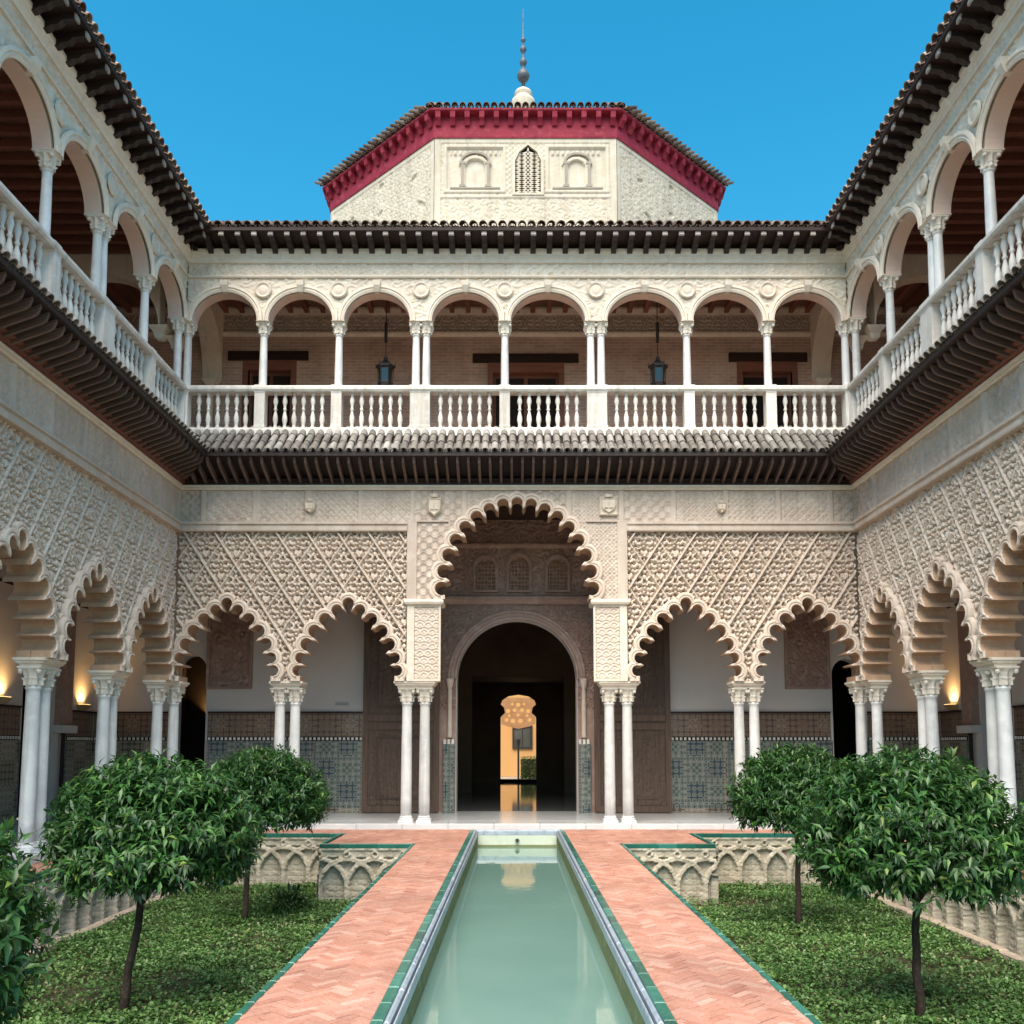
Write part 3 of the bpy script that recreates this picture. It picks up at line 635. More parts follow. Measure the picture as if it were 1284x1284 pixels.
def upper_storey(root, xa, xb, cols, cl, cr, dmin=None):
    """cols: list of (x, n) supports, n = 1 or 2 shafts"""
    ZB, ZP, ZR, ZK, ZS = 8.72, 8.80, 9.84, 11.12, 11.39
    # balustrade
    bal = band(root, 'balustrade', xa, xb, [(-.09, 9.70), (-.12, 9.74), (-.12, 9.80), (-.08, ZR), (.18, ZR), (.22, 9.80), (.22, 9.74), (.19, 9.70)], 'bal')
    band(root, 'plinth', xa, xb, [(-.1, 8.66), (-.1, 8.80), (-.06, 8.86), (.16, 8.86), (.2, 8.80), (.2, 8.66)], 'bal')
    wd = {1: .125, 2: .24}
    for x, n in cols:
        b = MB(); w = wd[n]; b.square_lathe([(1, 8.8), (1, 8.9), (.94, 8.92), (.94, 9.66), (1, 9.68), (1, 9.86)], 0, 0, w, .14); b.build('post', 'bal', bal, loc=(x, .055, 0))
        for k in ([0] if n == 1 else [-.12, .12]):
            c = inst('column', USHAFT, root, (x+k, .16, 9.86)); c.scale = (1, 1, (ZK-9.86)/1.38); inst('capital', UCAP, c, (0, 0, 1.38), (0, 0, 0), (1, 1, 1.38/(ZK-9.86)))
        impost(root, x, .17, wd[n]+.02, .2, ZK+.26-.02, ZS+.02)
    xs = sorted(cols)
    for (x0, n0), (x1, n1) in zip(xs, xs[1:]):
        a = x0+wd[n0]; d = x1-wd[n1]
        if d-a < .5: continue
        k = max(2, int(round((d-a)/.215))-1)
        for i in range(k): inst('baluster', BALUSTER, bal, (a+(d-a)*(i+1)/(k+1), .05, 8.865), (0, 0, 0), (.88, .88, 1))
    # arches
    notch, mids = [], []; bottom = [(xa, ZS)]
    aw = {1: .13, 2: .25}; mo = []
    for (x0, n0), (x1, n1) in zip(xs, xs[1:]):
        a = x0+aw[n0]; d = x1-aw[n1]
        if d-a < .5: continue
        c = (a+d)/2; r = (d-a)/2; rise = min(.70, r*.97); N = 24
        inn = [(c-r*math.cos(PI*i/N), ZS+rise*math.sin(PI*i/N)) for i in range(N+1)]; w = min(.17, .9)
        out = [(c-(r+w*(.75+.25*math.sin(PI*i/N)))*math.cos(PI*i/N), ZS+(rise+w)*math.sin(PI*i/N)) for i in range(N+1)]
        # keep neighbouring mouldings apart
        lim0, lim1 = x0+.004, x1-.004; out = [(min(max(x, lim0), lim1), z) for x, z in out]
        bottom += inn; mo.append((inn, out, c, rise)); mids.append(mid_poly(inn, out))
    bottom.append((xb, ZS)); w = plate('upper_arcade_wall', bottom+[(xb, 13.2), (xa, 13.2)], [], .05, .36, 'upper', root)
    w.data.materials.append(M['usoffit'])
    for p in w.data.polygons:
        if abs(p.normal.y) < .5 and p.center.z < 12.9: p.material_index = 1
    relief('carved_spandrels', xa, xb, ZS, 12.43, .022, scroll, 'upper', w, mids)
    for inn, out, c, rise in mo:
        arch_moulding(inn, out, w, mat='moulding', y0=0, prof=((0, .0), (0, .025), (.3, .05), (.42, .03), (.5, .03), (.6, .06), (.95, .05), (1, 0)))
        inst('keystone', KEYST, w, (c, -.03, ZS+rise-.015))
    for x, n in xs[1:-1] if True else xs: inst('roundel', ROUNDEL, w, (x, -.005, 12.13), (0, 0, 0), (.95, 1, .95))
    relief('inscription_frieze', xa, xb, 12.48, 12.79, .022, lambda x, z: np.where((z < 12.5) | (z > 12.77), .012, scroll(x*1.6, z*1.3+.1)+.5*lacework(x, z)), 'upper', w)
    band(w, 'string_course', xa, xb, [(.05, 12.43), (-.035, 12.43), (-.05, 12.46), (-.03, 12.485), (.05, 12.485)])
    band(w, 'cornice', xa, xb, [(.05, 12.785), (-.03, 12.785), (-.045, 12.83), (-.045, 12.87), (-.075, 12.9), (-.075, 12.95), (-.11, 13.0), (-.11, 13.08), (.05, 13.08)])
    # eave and roof
    ev = eave(root, 'top_eave', xa, xb, cl, cr, .62, 13.16, 13.24, 13.62, TILE_TOP, .22, BRACKET, .37, 'wood', rows=2, fascia='wood')
    return w
def roof_deck(root, xa, xb, cl, cr, depth=4.2):
    e = depth; b = MB(); z0, z1 = 13.60, 13.60+depth*.40
    xl0, xl1 = xa, xa-(e if cl else 0); xr0, xr1 = xb, xb+(e if cr else 0)
    b.ring_loft([[(xl0, 0, z0), (xr0, 0, z0), (xr1, e, z1), (xl1, e, z1)], [(xl0, 0, z0+.1), (xr0, 0, z0+.1), (xr1, e, z1+.1), (xl1, e, z1+.1)]]); b.build('roof', 'tile_top', root)
def gallery_box(root, xa, xb, y0=.52, y1=3.2, beams=True):
    o = slab('floor_slab', xa, xb, y0, y1+.4, 7.5, 8.70, 'wood', root)
    slab('bounce_paving', xa, xb, y0+.002, y1+.38, 8.703, 8.72, 'terracotta', root)  # unseen light-toned paving, added to bounce light up into the gallery
    c = slab('gallery_ceiling', xa, xb, .36, y1+.4, 13.14, 13.3, 'ceiling', root)
    bm = MB(); bm.box(-.06, .06, .37, y1, -.16, 0); me = bm.mesh('beam', 'redwood')
    n = int((xb-xa)/.42)
    for i in range(n): inst('beam', me, c, (xa+(i+.5)*(xb-xa)/n, 0, 13.14))
def dado(root, x0, x1, y, mat):
    """tiled dado on a wall face at y"""
    p = slab('tile_panel', x0, x1, y-.03, y+.005, .12, 1.80, mat, root); slab('skirting', x0, x1, y-.036, y, 0.004, .118, 'mosaic_warm', p)
    slab('dado_band', x0, x1, y-.024, y, 1.915, 2.50, 'mosaic_band', p); slab('dado_ledge', x0, x1, y-.05, y, 2.503, 2.545, 'wood', p)
    slab('dark_border', x0, x1, y-.026, y, 1.803, 1.912, 'black', p)
    b = MB(); n = int((x1-x0)/.105)
    for i in range(n):
        x = x0+(i+.5)*(x1-x0)/n; b.frustum(x-.03, x+.03, 0, .07, 0, .012, .004)
    o = b.build('merlon_tiles', 'bal', p); o.rotation_euler = (PI/2, 0, 0); o.location = (0, y-.026, 1.82); o['kind'] = 'stuff'
    # inlaid border strips between panels
    k = max(1, int(round((x1-x0)/1.25)))
    for i in range(k+1): slab('panel_border', x0+(x1-x0)*i/k-.03, x0+(x1-x0)*i/k+.03, y-.034, y, .12, 1.8, 'mosaic_warm' if mat == 'mosaic' else 'mosaic', p)
# ---- back wing
back = empty('palace_wing', (0, 0, 0)); thing(back, 'back palace wing with tall central lobed arch and doorway behind the pool', 'palace wing')
aL = [(-6.47, 1.0), (-3.76, 1.03), (3.76, 1.03), (6.47, 1.0)]
arcs = [lobed(lobe_centres(cx, 4.83, sx), ZI) for cx, sx in aL]
cen = lobed(big_lobes(0, 5.06, 1.68, 2.06), 4.93, rk=.40, w=.14)
cin = [(-1.74, ZI), (-1.74, 4.93)]+cen[0]+[(1.74, 4.93), (1.74, ZI)]
lw = lower_wall(back, -HW, HW, [arcs[0][0], arcs[1][0], cin, arcs[2][0], arcs[3][0]])
mids = [mid_poly(*a) for a in arcs]; cmid = mid_poly(*cen); 
for sg in (-1, 1):
    x0, x1 = (-HW, -2.47) if sg < 0 else (2.47, HW)
    hs_ = mids[:2] if sg < 0 else mids[2:]
    relief('carved_panel', x0, x1, ZI, 6.47, .016, lambda x, z: arabesque(x, z, x0=.1*sg), 'carved', lw, hs_, y0=.025)
    rib_strips(lw, x0, x1, ZI+.2, 6.46, [mid_poly(*a, t=.95) for a in (arcs[:2] if sg < 0 else arcs[2:])], -sg, ox=.1*sg)
    px0, px1 = (-2.45, -1.70) if sg < 0 else (1.70, 2.45)
    relief('pier_panel', px0+.17 if sg < 0 else px0+.05, px1-.05 if sg < 0 else px1-.17, ZI+.06, 4.76, .016, peacock, 'carved', lw, y0=.0)
    b = MB(); b.box(px0, px0+(.165 if sg < 0 else .045), -.035, .06, ZI, 4.80); b.box(px1-(.045 if sg < 0 else .165), px1, -.035, .06, ZI, 4.80); b.box(px0+.01, px1-.01, -.03, .06, ZI, ZI+.055); b.box(px0+.01, px1-.01, -.03, .06, 4.765, 4.799); b.build('pier_frame', 'moulding', lw)
    b = MB(); b.ring_loft([[(px0-.02-d, -.06-d, z), (px1+.02+d, -.06-d, z), (px1+.02+d, .5, z), (px0-.02-d, .5, z)] for d, z in ((0, 4.80), (.03, 4.82), (.05, 4.87), (.03, 4.91), (.0, 4.925))]); b.build('arch_impost', 'moulding', lw)
    slab('alfiz_border', -2.47 if sg < 0 else 2.25, -2.25 if sg < 0 else 2.47, -.03, .06, 4.928, 6.69, 'frieze', lw)
    band(lw, 'frieze_moulding', x0, x1, [(.06, 6.468), (-.08, 6.468), (-.09, 6.49), (-.09, 6.56), (-.055, 6.575), (-.055, 6.615), (-.10, 6.63), (-.10, 6.68), (.06, 6.68)], 'frieze')
for x0, x1 in ((-2.25, 0), (0, 2.25)): relief('alfiz_spandrel', x0, x1, 4.93, 6.69, .02, lacework, 'frieze', lw, [cmid])
relief('frieze_panel', -HW, HW, 6.685, 7.42, .02, lacework, 'frieze', lw, [cmid], y0=.003)
slab('frieze_fillet', -2.47, -1.55, -.03, .05, 6.692, 6.72, 'frieze', lw); slab('frieze_fillet', 1.55, 2.47, -.03, .05, 6.692, 6.72, 'frieze', lw)
band(lw, 'frieze_cornice', -HW, HW, [(.06, 7.424), (-.04, 7.424), (-.05, 7.45), (-.09, 7.47), (-.09, 7.52), (.06, 7.52)])
band(lw, 'wall_beam', -HW, HW, [(.06, 7.523), (-.05, 7.523), (-.05, 7.6), (-.1, 7.62), (-.1, 7.67), (.06, 7.67)], 'wood')
for a in arcs: arch_moulding(a[0], a[1], lw)
arch_moulding(cen[0], cen[1], lw)
# heraldic shields on the frieze
def shield(x, z, w, h, plaque=False):
    b = MB()
    pts = [(-.5, .5), (.5, .5), (.5, 0), (.42, -.25), (0, -.5), (-.42, -.25), (-.5, 0)]
    if plaque:
        b.ring_loft([[(-w*.6-d, y, -h*.6-d), (w*.6+d, y, -h*.6-d), (w*.6+d, y, h*.6+d), (-w*.6-d, y, h*.6+d)] for d, y in ((.0, .05), (0, -.05), (-.02, -.07), (-.04, -.05))])
    b.ring_loft([[(px*w*k, y, pz*h*k) for px, pz in pts] for k, y in ((1, .0), (1, -.08), (.86, -.11), (.8, -.085))])
    for i in (-1, 1): b.box(*sorted((i*w*.05, i*w*.3)), -.12, -.06, -h*.15, h*.25)
    b.lathe([(.001, h*.5), (w*.3, h*.52), (w*.34, h*.68), (w*.2, h*.62), (.001, h*.6)], 10, 0, -.05)
    return b.build('coat_of_arms', 'moulding', lw, loc=(x, 0, z))
shield(-1.86, 7.02, .3, .42); shield(2.06, 7.05, .34, .36, True); shield(-4.66, 7.02, .24, .26); shield(4.6, 7.0, .2, .24)
# columns and imposts
for xs_ in ((-5.3, -4.96), (4.96, 5.3)):
    for x in xs_: add_column(back, x, .27)
    impost(back, sum(xs_)/2, .27, .37, .26)
for sg in (-1, 1):
    for x in (2.46, 2.06): add_column(back, sg*x, .27)
    impost(back, sg*2.27, .27, .46, .28)
    add_column(back, sg*7.68, .27); impost(back, sg*7.70, .27, .27, .25)
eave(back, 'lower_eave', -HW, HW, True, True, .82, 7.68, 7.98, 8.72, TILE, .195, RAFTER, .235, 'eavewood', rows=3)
upper_storey(back, -HW, HW, [(-7.60, 1), (-5.85, 1), (-4.11, 1), (-2.21, 2), (-.28, 1), (1.82, 2), (3.92, 1), (5.78, 1), (7.58, 1)], True, True)
roof_deck(back, -HW, HW, True, True)
gallery_box(back, -11.2, 11.2)
# gallery wall of the back wing, ground floor, with its doorways
AC = [( -1.58+.0, 0)]
def arch_notch(x0, x1, zs, n=18, z0=0, hs=1.0):
    c = (x0+x1)/2; r = (x1-x0)/2; return [(x0, z0), (x0, zs)]+[(c-r*math.cos(PI*i/n), zs+hs*r*math.sin(PI*i/n)) for i in range(1, n)]+[(x1, zs), (x1, z0)]
GY = 3.2
cd = arch_notch(-1.53, 1.53, 3.38, 28)
gwl = plate('gallery_wall', [(-11.2, 0)]+arch_notch(-8.72, -7.92, 3.6)+cd+arch_notch(8.05, 8.85, 3.5)+[(11.2, 0), (11.2, 7.5), (-11.2, 7.5)], [], GY, GY+.5, 'white', back)
for x0, x1 in ((-7.86, -3.9), (3.9, 7.98)): dado(gwl, x0, x1, GY, 'mosaic')
dado(gwl, -10.75, -8.8, GY, 'mosaic_warm'); dado(gwl, 8.92, 10.75, GY, 'mosaic_warm')
for x0, x1 in ((-7.92, -6.75), (6.85, 8.0)):          # dark carved panels set high in the white wall
    p = relief('lattice_panel', x0+.08, x1-.08, 3.2, 5.5, .022, strap, 'brown', gwl, y0=GY-.05)
    b = MB(); b.box(x0, x0+.08, GY-.08, GY, 3.12, 5.58); b.box(x1-.08, x1, GY-.08, GY, 3.12, 5.58); b.box(x0+.08, x1-.08, GY-.075, GY, 3.12, 3.2); b.box(x0+.08, x1-.08, GY-.075, GY, 5.5, 5.58); b.build('panel_frame', 'brown', p)
slab('plaque', -4.62, -4.28, GY-.015, GY+.004, 2.7, 2.78, 'sign', gwl)
# carved stucco around the great doorway
ch = arch_notch(-1.56, 1.56, 3.38, 28, z0=-.1)
relief('portal_stucco', -3.85, 3.85, 2.6, 5.30, .025, lambda x, z: arabesque(x, z, a=.4, b=.5, warp=.01, rib=0)*.5+.01, 'brown', gwl, [ch], y0=GY-.06)
for x0, x1 in ((-3.85, -1.5), (1.5, 3.85)): relief('portal_lower_stucco', x0, x1, .0, 2.6, .05, lambda x, z: .01*wob(x, z, 9, 3), 'brown', gwl, [ch], y0=GY-.06)
relief('portal_upper_stucco', -3.85, 3.85, 5.52, 7.5, .025, lambda x, z: strap(x*1.3, z*1.3)*1.3, 'brown', gwl, y0=GY-.06)
inn = arch_notch(-1.53, 1.53, 3.38, 28)[1:-1]; out = arch_notch(-1.75, 1.75, 3.38, 28)[1:-1]
mo_ = arch_moulding(inn, out, gwl, y0=GY-.07, prof=((0, -.1), (0, .03), (.2, .05), (.3, .01), (.65, .01), (.75, .06), (1, .05), (1, -.03))); mo_.data.materials.clear(); mo_.data.materials.append(M['portal']); mo_.name = 'portal_archivolt'
band(gwl, 'portal_ledge', -3.85, 3.85, [(GY, 5.30), (GY-.12, 5.30), (GY-.14, 5.36), (GY-.2, 5.4), (GY-.2, 5.48), (GY-.1, 5.52), (GY, 5.52)], 'brown')
band(gwl, 'portal_ledge', -3.85, 3.85, [(GY, 6.75), (GY-.1, 6.75), (GY-.14, 6.83), (GY-.14, 6.87), (GY, 6.87)], 'brown')
for cx, hh in ((-.80, 6.45), (.06, 6.5), (1.05, 6.45)):   # three small latticed windows
    f = plate('lattice_window', arch_notch(cx-.32, cx+.32, hh-.2, 12, 5.6), [arch_notch(cx-.25, cx+.25, hh-.24, 12, 5.66)], GY-.15, GY-.05, 'brown', gwl)
    slab('shade_backing', cx-.25, cx+.25, GY-.066, GY-.055, 5.66, hh, 'dark', f)  # dark sheet on the solid wall, stands in for shade behind the lattice
    b = MB()
    for i in range(5): b.box(cx-.25+.09*i+.03, cx-.25+.09*i+.05, GY-.10, GY-.08, 5.66, hh-.1)
    for i in range(7): b.box(cx-.24, cx+.24, GY-.098, GY-.082, 5.7+.1*i, 5.72+.1*i)
    b.build('lattice', 'brown', f)
for sg in (-1, 1):                                     # tiled jambs with merlons and slim colonnettes
    j = slab('tiled_jamb', min(sg*1.56, sg*1.86), max(sg*1.56, sg*1.86), GY-.14, GY-.02, .004, 1.72, 'mosaic', gwl)
    b = MB()
    for i in range(3): b.box(min(sg*1.56, sg*1.86)+.01+i*.1, min(sg*1.56, sg*1.86)+.075+i*.1, GY-.135, GY-.03, 1.72, 1.84)
    b.build('jamb_merlons', 'bal', j)
    c = lat([(.07, 0), (.06, .05), (.055, 1.2), (.05, 1.25), (.08, 1.3), (.1, 1.45), (.1, 1.5)], 'colonnette', 'frieze', 10); inst('colonnette', c, gwl, (sg*1.70, GY-.1, 1.88))
    # great door leaves folded back against the wall
    lf = empty('door_leaf'); lf.parent = None; lf.location = (sg*2.92, GY-.17, 0.0); thing(lf, 'tall carved wooden door leaf folded open %s the great doorway' % ('on the plaque side of' if sg < 0 else 'on the right of'), 'door leaf')
    b = MB(); b.box(-.96, .96, -.04, .05, .02, 5.36); b.build('board', 'door', lf)
    b = MB()
    for x in (-.96, .82): b.box(x, x+.14, -.075, -.04, .02, 5.36)
    for z in (.02, 2.08, 2.3, 5.2): b.box(-.82, .82, -.07, -.04, z, z+.16)
    b.build('frame', 'door', lf)
    for z0, z1 in ((.2, 2.06), (2.48, 5.18)):
        o = relief('carved_panel', -.8, .8, z0, z1, .03, strap, 'door', lf, y0=-.047)
        b = MB(); b.box(-.62, -.57, -.066, -.05, z0+.15, z1-.15); b.box(.57, .62, -.066, -.05, z0+.15, z1-.15); b.box(-.57, .57, -.066, -.05, z0+.15, z0+.2); b.box(-.57, .57, -.066, -.05, z1-.2, z1-.15); b.build('panel_moulding', 'door', o)
    b = MB(); b.lathe([(.001, 0), (.05, 0), (.05, .02), (.001, .04)], 10); k = b.build('knocker', 'iron', lf, loc=(-sg*.7, -.075, 2.2)); k.rotation_euler = (PI/2, 0, 0)
bpy.data.objects['door_leaf']['label'] = 'tall wooden door leaf folded open beside the small grey wall plaque'
bpy.data.objects['door_leaf.001']['label'] = 'tall wooden door leaf folded open, no plaque on the wall beside it'
# upper gallery wall of the back wing
UY = 3.0
ug = plate('brick_gallery_wall', [(-11.2, 8.7), (-7.02, 8.7), (-7.02, 11.62), (-5.9, 11.62), (-5.9, 8.7), (-.62, 8.7), (-.62, 11.55), (1.1, 11.55), (1.1, 8.7), (5.9, 8.7), (5.9, 11.58), (7.2, 11.58), (7.2, 8.7), (11.2, 8.7), (11.2, 13.14), (-11.2, 13.14)], [], UY, UY+.4, 'brick', back)
relief('carved_frieze', -11.1, 11.1, 12.5, 12.95, .02, lambda x, z: arabesque(x, z, a=.45, b=.9, z0=12.72, warp=.01, rib=.005)*.8, 'frieze', ug, y0=UY-.03)
band(ug, 'frieze_base', -11.1, 11.1, [(UY, 12.36), (UY-.05, 12.36), (UY-.09, 12.42), (UY-.09, 12.47), (UY-.05, 12.5), (UY, 12.5)])
band(ug, 'gallery_cornice', -11.1, 11.1, [(UY, 12.95), (UY-.06, 12.95), (UY-.1, 13.0), (UY-.16, 13.06), (UY-.16, 13.12), (UY, 13.12)], 'frieze')
for x0, x1, z, l0, l1 in ((-7.02, -5.9, 11.62, -7.55, -5.45), (-.62, 1.1, 11.55, -1.15, 1.62), (5.9, 7.2, 11.58, 5.55, 7.6)):
    slab('lintel', l0, l1, UY-.06, UY+.1, z+.1, z+.34, 'wood', ug)
    d = slab('door', x0, x1, UY+.2, UY+.26, 8.7, z, 'redwood', ug)
    b = MB(); b.box(x0-.14, x0, UY-.04, UY+.15, 8.7, z+.1); b.box(x1, x1+.14, UY-.04, UY+.15, 8.7, z+.1); b.box(x0, x1, UY-.035, UY+.15, z-.16, z+.1); b.build('door_frame', 'redwood', d)
    b = MB(); xm = (x0+x1)/2
    for a, c in ((x0+.08, xm-.05), (xm+.05, x1-.08)):
        for z0, z1 in ((8.85, 9.7), (9.85, z-.25)): b.box(a, c, UY+.17, UY+.2, z0, z1)
    b.build('door_panel', 'black', d)
def spandrel_arch(x0, x1, zs, rise, z1, y0, y1, loc, rz, par):
    n = 20; c = (x0+x1)/2; r = (x1-x0)/2
    inn = [(c-r*math.cos(PI*i/n), zs+rise*math.sin(PI*i/n)) for i in range(n+1)]
    o = plate('gallery_arch', inn+[(x1+.02, zs), (x1+.02, z1), (x0-.02, z1), (x0-.02, zs)], [], y0, y1, 'upper', par); o.location = loc; o.rotation_euler = (0, 0, rz)
    for x in (x0, x1):
        b = MB(); b.square_lathe([(.05, zs-.3), (.1, zs-.26), (.12, zs-.15), (.2, zs-.05), (.22, zs+.0)], x, (y0+y1)/2); b.build('corbel', 'upper', o)
    return o
for sg in (-1, 1):
    spandrel_arch(.42, 2.95, 11.15, 1.55, 13.13, -.25, .25, (sg*7.95, 0, 0), PI/2, back)
    inst('colonnette', lat([(.12, 0), (.09, .06), (.08, .12), (.075, 2.0), (.1, 2.06), (.12, 2.2)], 'colonnette', 'upper', 12), back, (sg*7.95, 2.86, 8.7))
    spandrel_arch(8.25, 10.75, 11.3, 1.2, 13.13, .0, .35, (0 if sg > 0 else -19.0, 0.002, 0), 0, back)
# ---- side wings
def side_wing(sg):
    lab = 'side palace wing with two lit wall lamps in its ground-floor gallery' if sg < 0 else 'side palace wing with a single lit wall lamp in its ground-floor gallery'
    root = empty('palace_wing', (sg*HW, 0, -.003), -sg*PI/2); thing(root, lab, 'palace wing')
    END = 13.4; X = lambda d: sg*d                       # d: distance from the back corner along the wall
    xa, xb = (-END, 0) if sg < 0 else (0, END); cl, cr = (False, True) if sg < 0 else (True, False)
    ac = [lobed(lobe_centres(X(d), 4.83, s), ZI) for d, s in ((1.40, .98), (4.02, 1.03), (6.70, 1.03), (9.40, 1.03), (12.05, 1.0))]
    ac.sort(key=lambda a: a[0][0][0]); w = lower_wall(root, xa, xb, [a[0] for a in ac]); md = [mid_poly(*a) for a in ac]
    xm = X(9.0); q = sorted((X(0), xm)); relief('carved_panel', q[0], q[1], ZI, 6.47, .014, vine, 'carved', w, md, y0=.03)
    q = sorted((X(END), xm)); relief('carved_panel', q[0], q[1], ZI, 6.47, .025, vine, 'carved', w, md, y0=.03)
    for a in ac: arch_moulding(a[0], a[1], w)
    relief('frieze_panel', xa, xb, 6.685, 7.42, .025, lacework, 'frieze', w)
    band(w, 'frieze_moulding', xa, xb, [(.06, 6.468), (-.08, 6.468), (-.09, 6.49), (-.09, 6.56), (-.055, 6.575), (-.055, 6.615), (-.10, 6.63), (-.10, 6.68), (.06, 6.68)], 'frieze')
    band(w, 'frieze_cornice', xa, xb, [(.06, 7.424), (-.04, 7.424), (-.05, 7.45), (-.09, 7.47), (-.09, 7.52), (.06, 7.52)])
    band(w, 'wall_beam', xa, xb, [(.06, 7.523), (-.07, 7.523), (-.07, 7.56), (-.12, 7.58), (-.12, 7.63), (-.2, 7.66), (-.2, 7.70), (.06, 7.70)], 'redwood')
    for d in (2.72, 5.37, 8.05, 10.72):
        for k in (-.17, .17): add_column(root, X(d+k), .27)
        impost(root, X(d), .27, .37, .26)
    add_column(root, X(.19), .27); impost(root, X(.20), .27, .25, .25)
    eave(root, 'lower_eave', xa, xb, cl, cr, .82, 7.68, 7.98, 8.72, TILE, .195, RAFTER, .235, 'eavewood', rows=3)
    upper_storey(root, xa, xb, [(X(.04), 1), (X(2.0), 1), (X(4.12), 2), (X(6.12), 1), (X(8.2), 2), (X(10.2), 1), (X(12.2), 2)], cl, cr)
    roof_deck(root, xa, xb, cl, cr); 
    gx = sorted((X(END), X(-.5))); gallery_box(root, gx[0], gx[1])
    # ground-floor gallery wall with a doorway near the corner
    g0, g1 = sorted((X(END), X(-3.2))); dn = sorted((X(.25), X(-1.15)))
    wall = plate('gallery_wall', [(g0, 0)]+arch_notch(dn[0], dn[1], 2.9)+[(g1, 0), (g1, 7.5), (g0, 7.5)], [], GY, GY+.5, 'white', root)
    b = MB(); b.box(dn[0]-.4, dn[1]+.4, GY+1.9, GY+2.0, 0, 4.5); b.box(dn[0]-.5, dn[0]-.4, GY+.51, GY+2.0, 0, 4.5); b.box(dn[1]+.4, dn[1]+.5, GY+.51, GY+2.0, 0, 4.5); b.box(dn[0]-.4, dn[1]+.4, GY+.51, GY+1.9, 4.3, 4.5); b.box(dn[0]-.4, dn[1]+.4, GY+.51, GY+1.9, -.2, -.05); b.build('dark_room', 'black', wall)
    j0, j1 = sorted((X(-1.2), X(-1.75)))
    pl = slab('pilaster', j0, j1, GY-.16, GY, 2.16, 5.4, 'brown', wall); slab('impost_block', j0-.08, j1+.08, GY-.26, GY-.002, 1.98, 2.158, 'white', pl)
    cc = lat([(.06, 0), (.05, .05), (.045, 1.9), (.06, 1.975)], 'colonnette', 'black', 10); inst('colonnette', cc, pl, ((j0+j1)/2, GY-.1, 0))
    for a, c in ((-3.18, -1.8), (.35, 3.4), (3.42, 8.4), (8.42, 13.3)): q = sorted((X(a), X(c))); dado(wall, q[0], q[1], GY, 'mosaic_warm')
    band(wall, 'picture_rail', g0, g1, [(GY, 5.1), (GY-.03, 5.1), (GY-.03, 5.16), (GY, 5.16)], 'wood')
    # upper gallery wall
    uw = plate('brick_gallery_wall', [(g0, 8.7), (g1, 8.7), (g1, 13.14), (g0, 13.14)], [], UY, UY+.4, 'brick', root)
    band(uw, 'frieze_base', g0, g1, [(UY, 12.36), (UY-.05, 12.36), (UY-.09, 12.42), (UY-.09, 12.47), (UY-.05, 12.5), (UY, 12.5)])
    for d in (2.6, 7.6):
        q = sorted((X(d-.6), X(d+.6))); dd = slab('door', q[0], q[1], UY-.03, UY-.002, 8.7, 11.5, 'redwood', uw); slab('lintel', q[0]-.4, q[1]+.4, UY-.05, UY-.002, 11.51, 11.75, 'wood', dd)
    return root
wings = [side_wing(-1), side_wing(1)]
# ---- wall lamps, lit
def wall_lamp(sg, Y, label):
    x = sg*(HW+GY); o = empty('wall_lamp', (x, Y, 2.55), 0); thing(o, label, 'wall lamp', 'warm uplights in the galleries')
    b = MB(); s = -sg
    b.ring_loft([[(s*.005, -.16, 0), (s*.10, -.12, 0), (s*.10, .12, 0), (s*.005, .16, 0)], [(s*.005, -.24, .14), (s*.2, -.2, .14), (s*.2, .2, .14), (s*.005, .24, .14)]]); b.build('tray', 'brass', o)
    b = MB(); b.box(min(s*.03, s*.17), max(s*.03, s*.17), -.17, .17, .142, .15); b.build('lamp_glass', 'glow', o)
    l = bpy.data.lights.new('lamp_light', 'AREA'); l.shape = 'RECTANGLE'; l.size = .12; l.size_y = .32; l.energy = LAMP_W; l.color = (1, .58, .2); l.spread = R(120)
    lo = bpy.data.objects.new('lamp_light', l); S.collection.objects.link(lo); lo.parent = o; lo.location = (s*.1, 0, .17); lo.rotation_euler = (PI, 0, 0)
LAMP_W = 5.5
wall_lamp(-1, 2.5, 'lit warm uplight in the gallery corner beside the pilaster, one of two on its wall'); wall_lamp(-1, -1.2, 'lit warm uplight away from the corner, one of two on its wall')
wall_lamp(1, 2.45, 'lit warm uplight in the gallery corner, the only one on its wall')
# rooms behind the corner doorways of the back wall
for sg in (-1, 1):
    c = sg*8.4; b = MB(); x0, x1 = c-1.1, c+1.1
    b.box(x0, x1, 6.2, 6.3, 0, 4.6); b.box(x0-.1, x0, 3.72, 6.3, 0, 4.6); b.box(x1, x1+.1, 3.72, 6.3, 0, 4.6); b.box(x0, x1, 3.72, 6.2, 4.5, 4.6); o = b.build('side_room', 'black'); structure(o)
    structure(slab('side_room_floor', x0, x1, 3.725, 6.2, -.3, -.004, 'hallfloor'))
o = empty('wall_lamp', (-8.72, 6.18, 2.35)); thing(o, 'lit warm lamp deep inside the dark corner doorway', 'wall lamp', 'warm uplights in the galleries')
b = MB(); b.ring_loft([[(-.06, 0, 0), (.06, 0, 0), (.06, -.08, 0), (-.06, -.08, 0)], [(-.1, 0, .1), (.1, 0, .1), (.1, -.14, .1), (-.1, -.14, .1)]]); b.build('tray', 'brass', o)
b = MB(); b.box(-.08, .08, -.12, -.02, .102, .11); b.build('lamp_glass', 'glow', o)
l = bpy.data.lights.new('lamp_light', 'AREA'); l.size = .12; l.energy = 14; l.color = (1, .58, .2); l.spread = R(110); lo = bpy.data.objects.new('lamp_light', l); S.collection.objects.link(lo); lo.parent = o; lo.location = (0, -.08, .13); lo.rotation_euler = (PI, 0, 0)
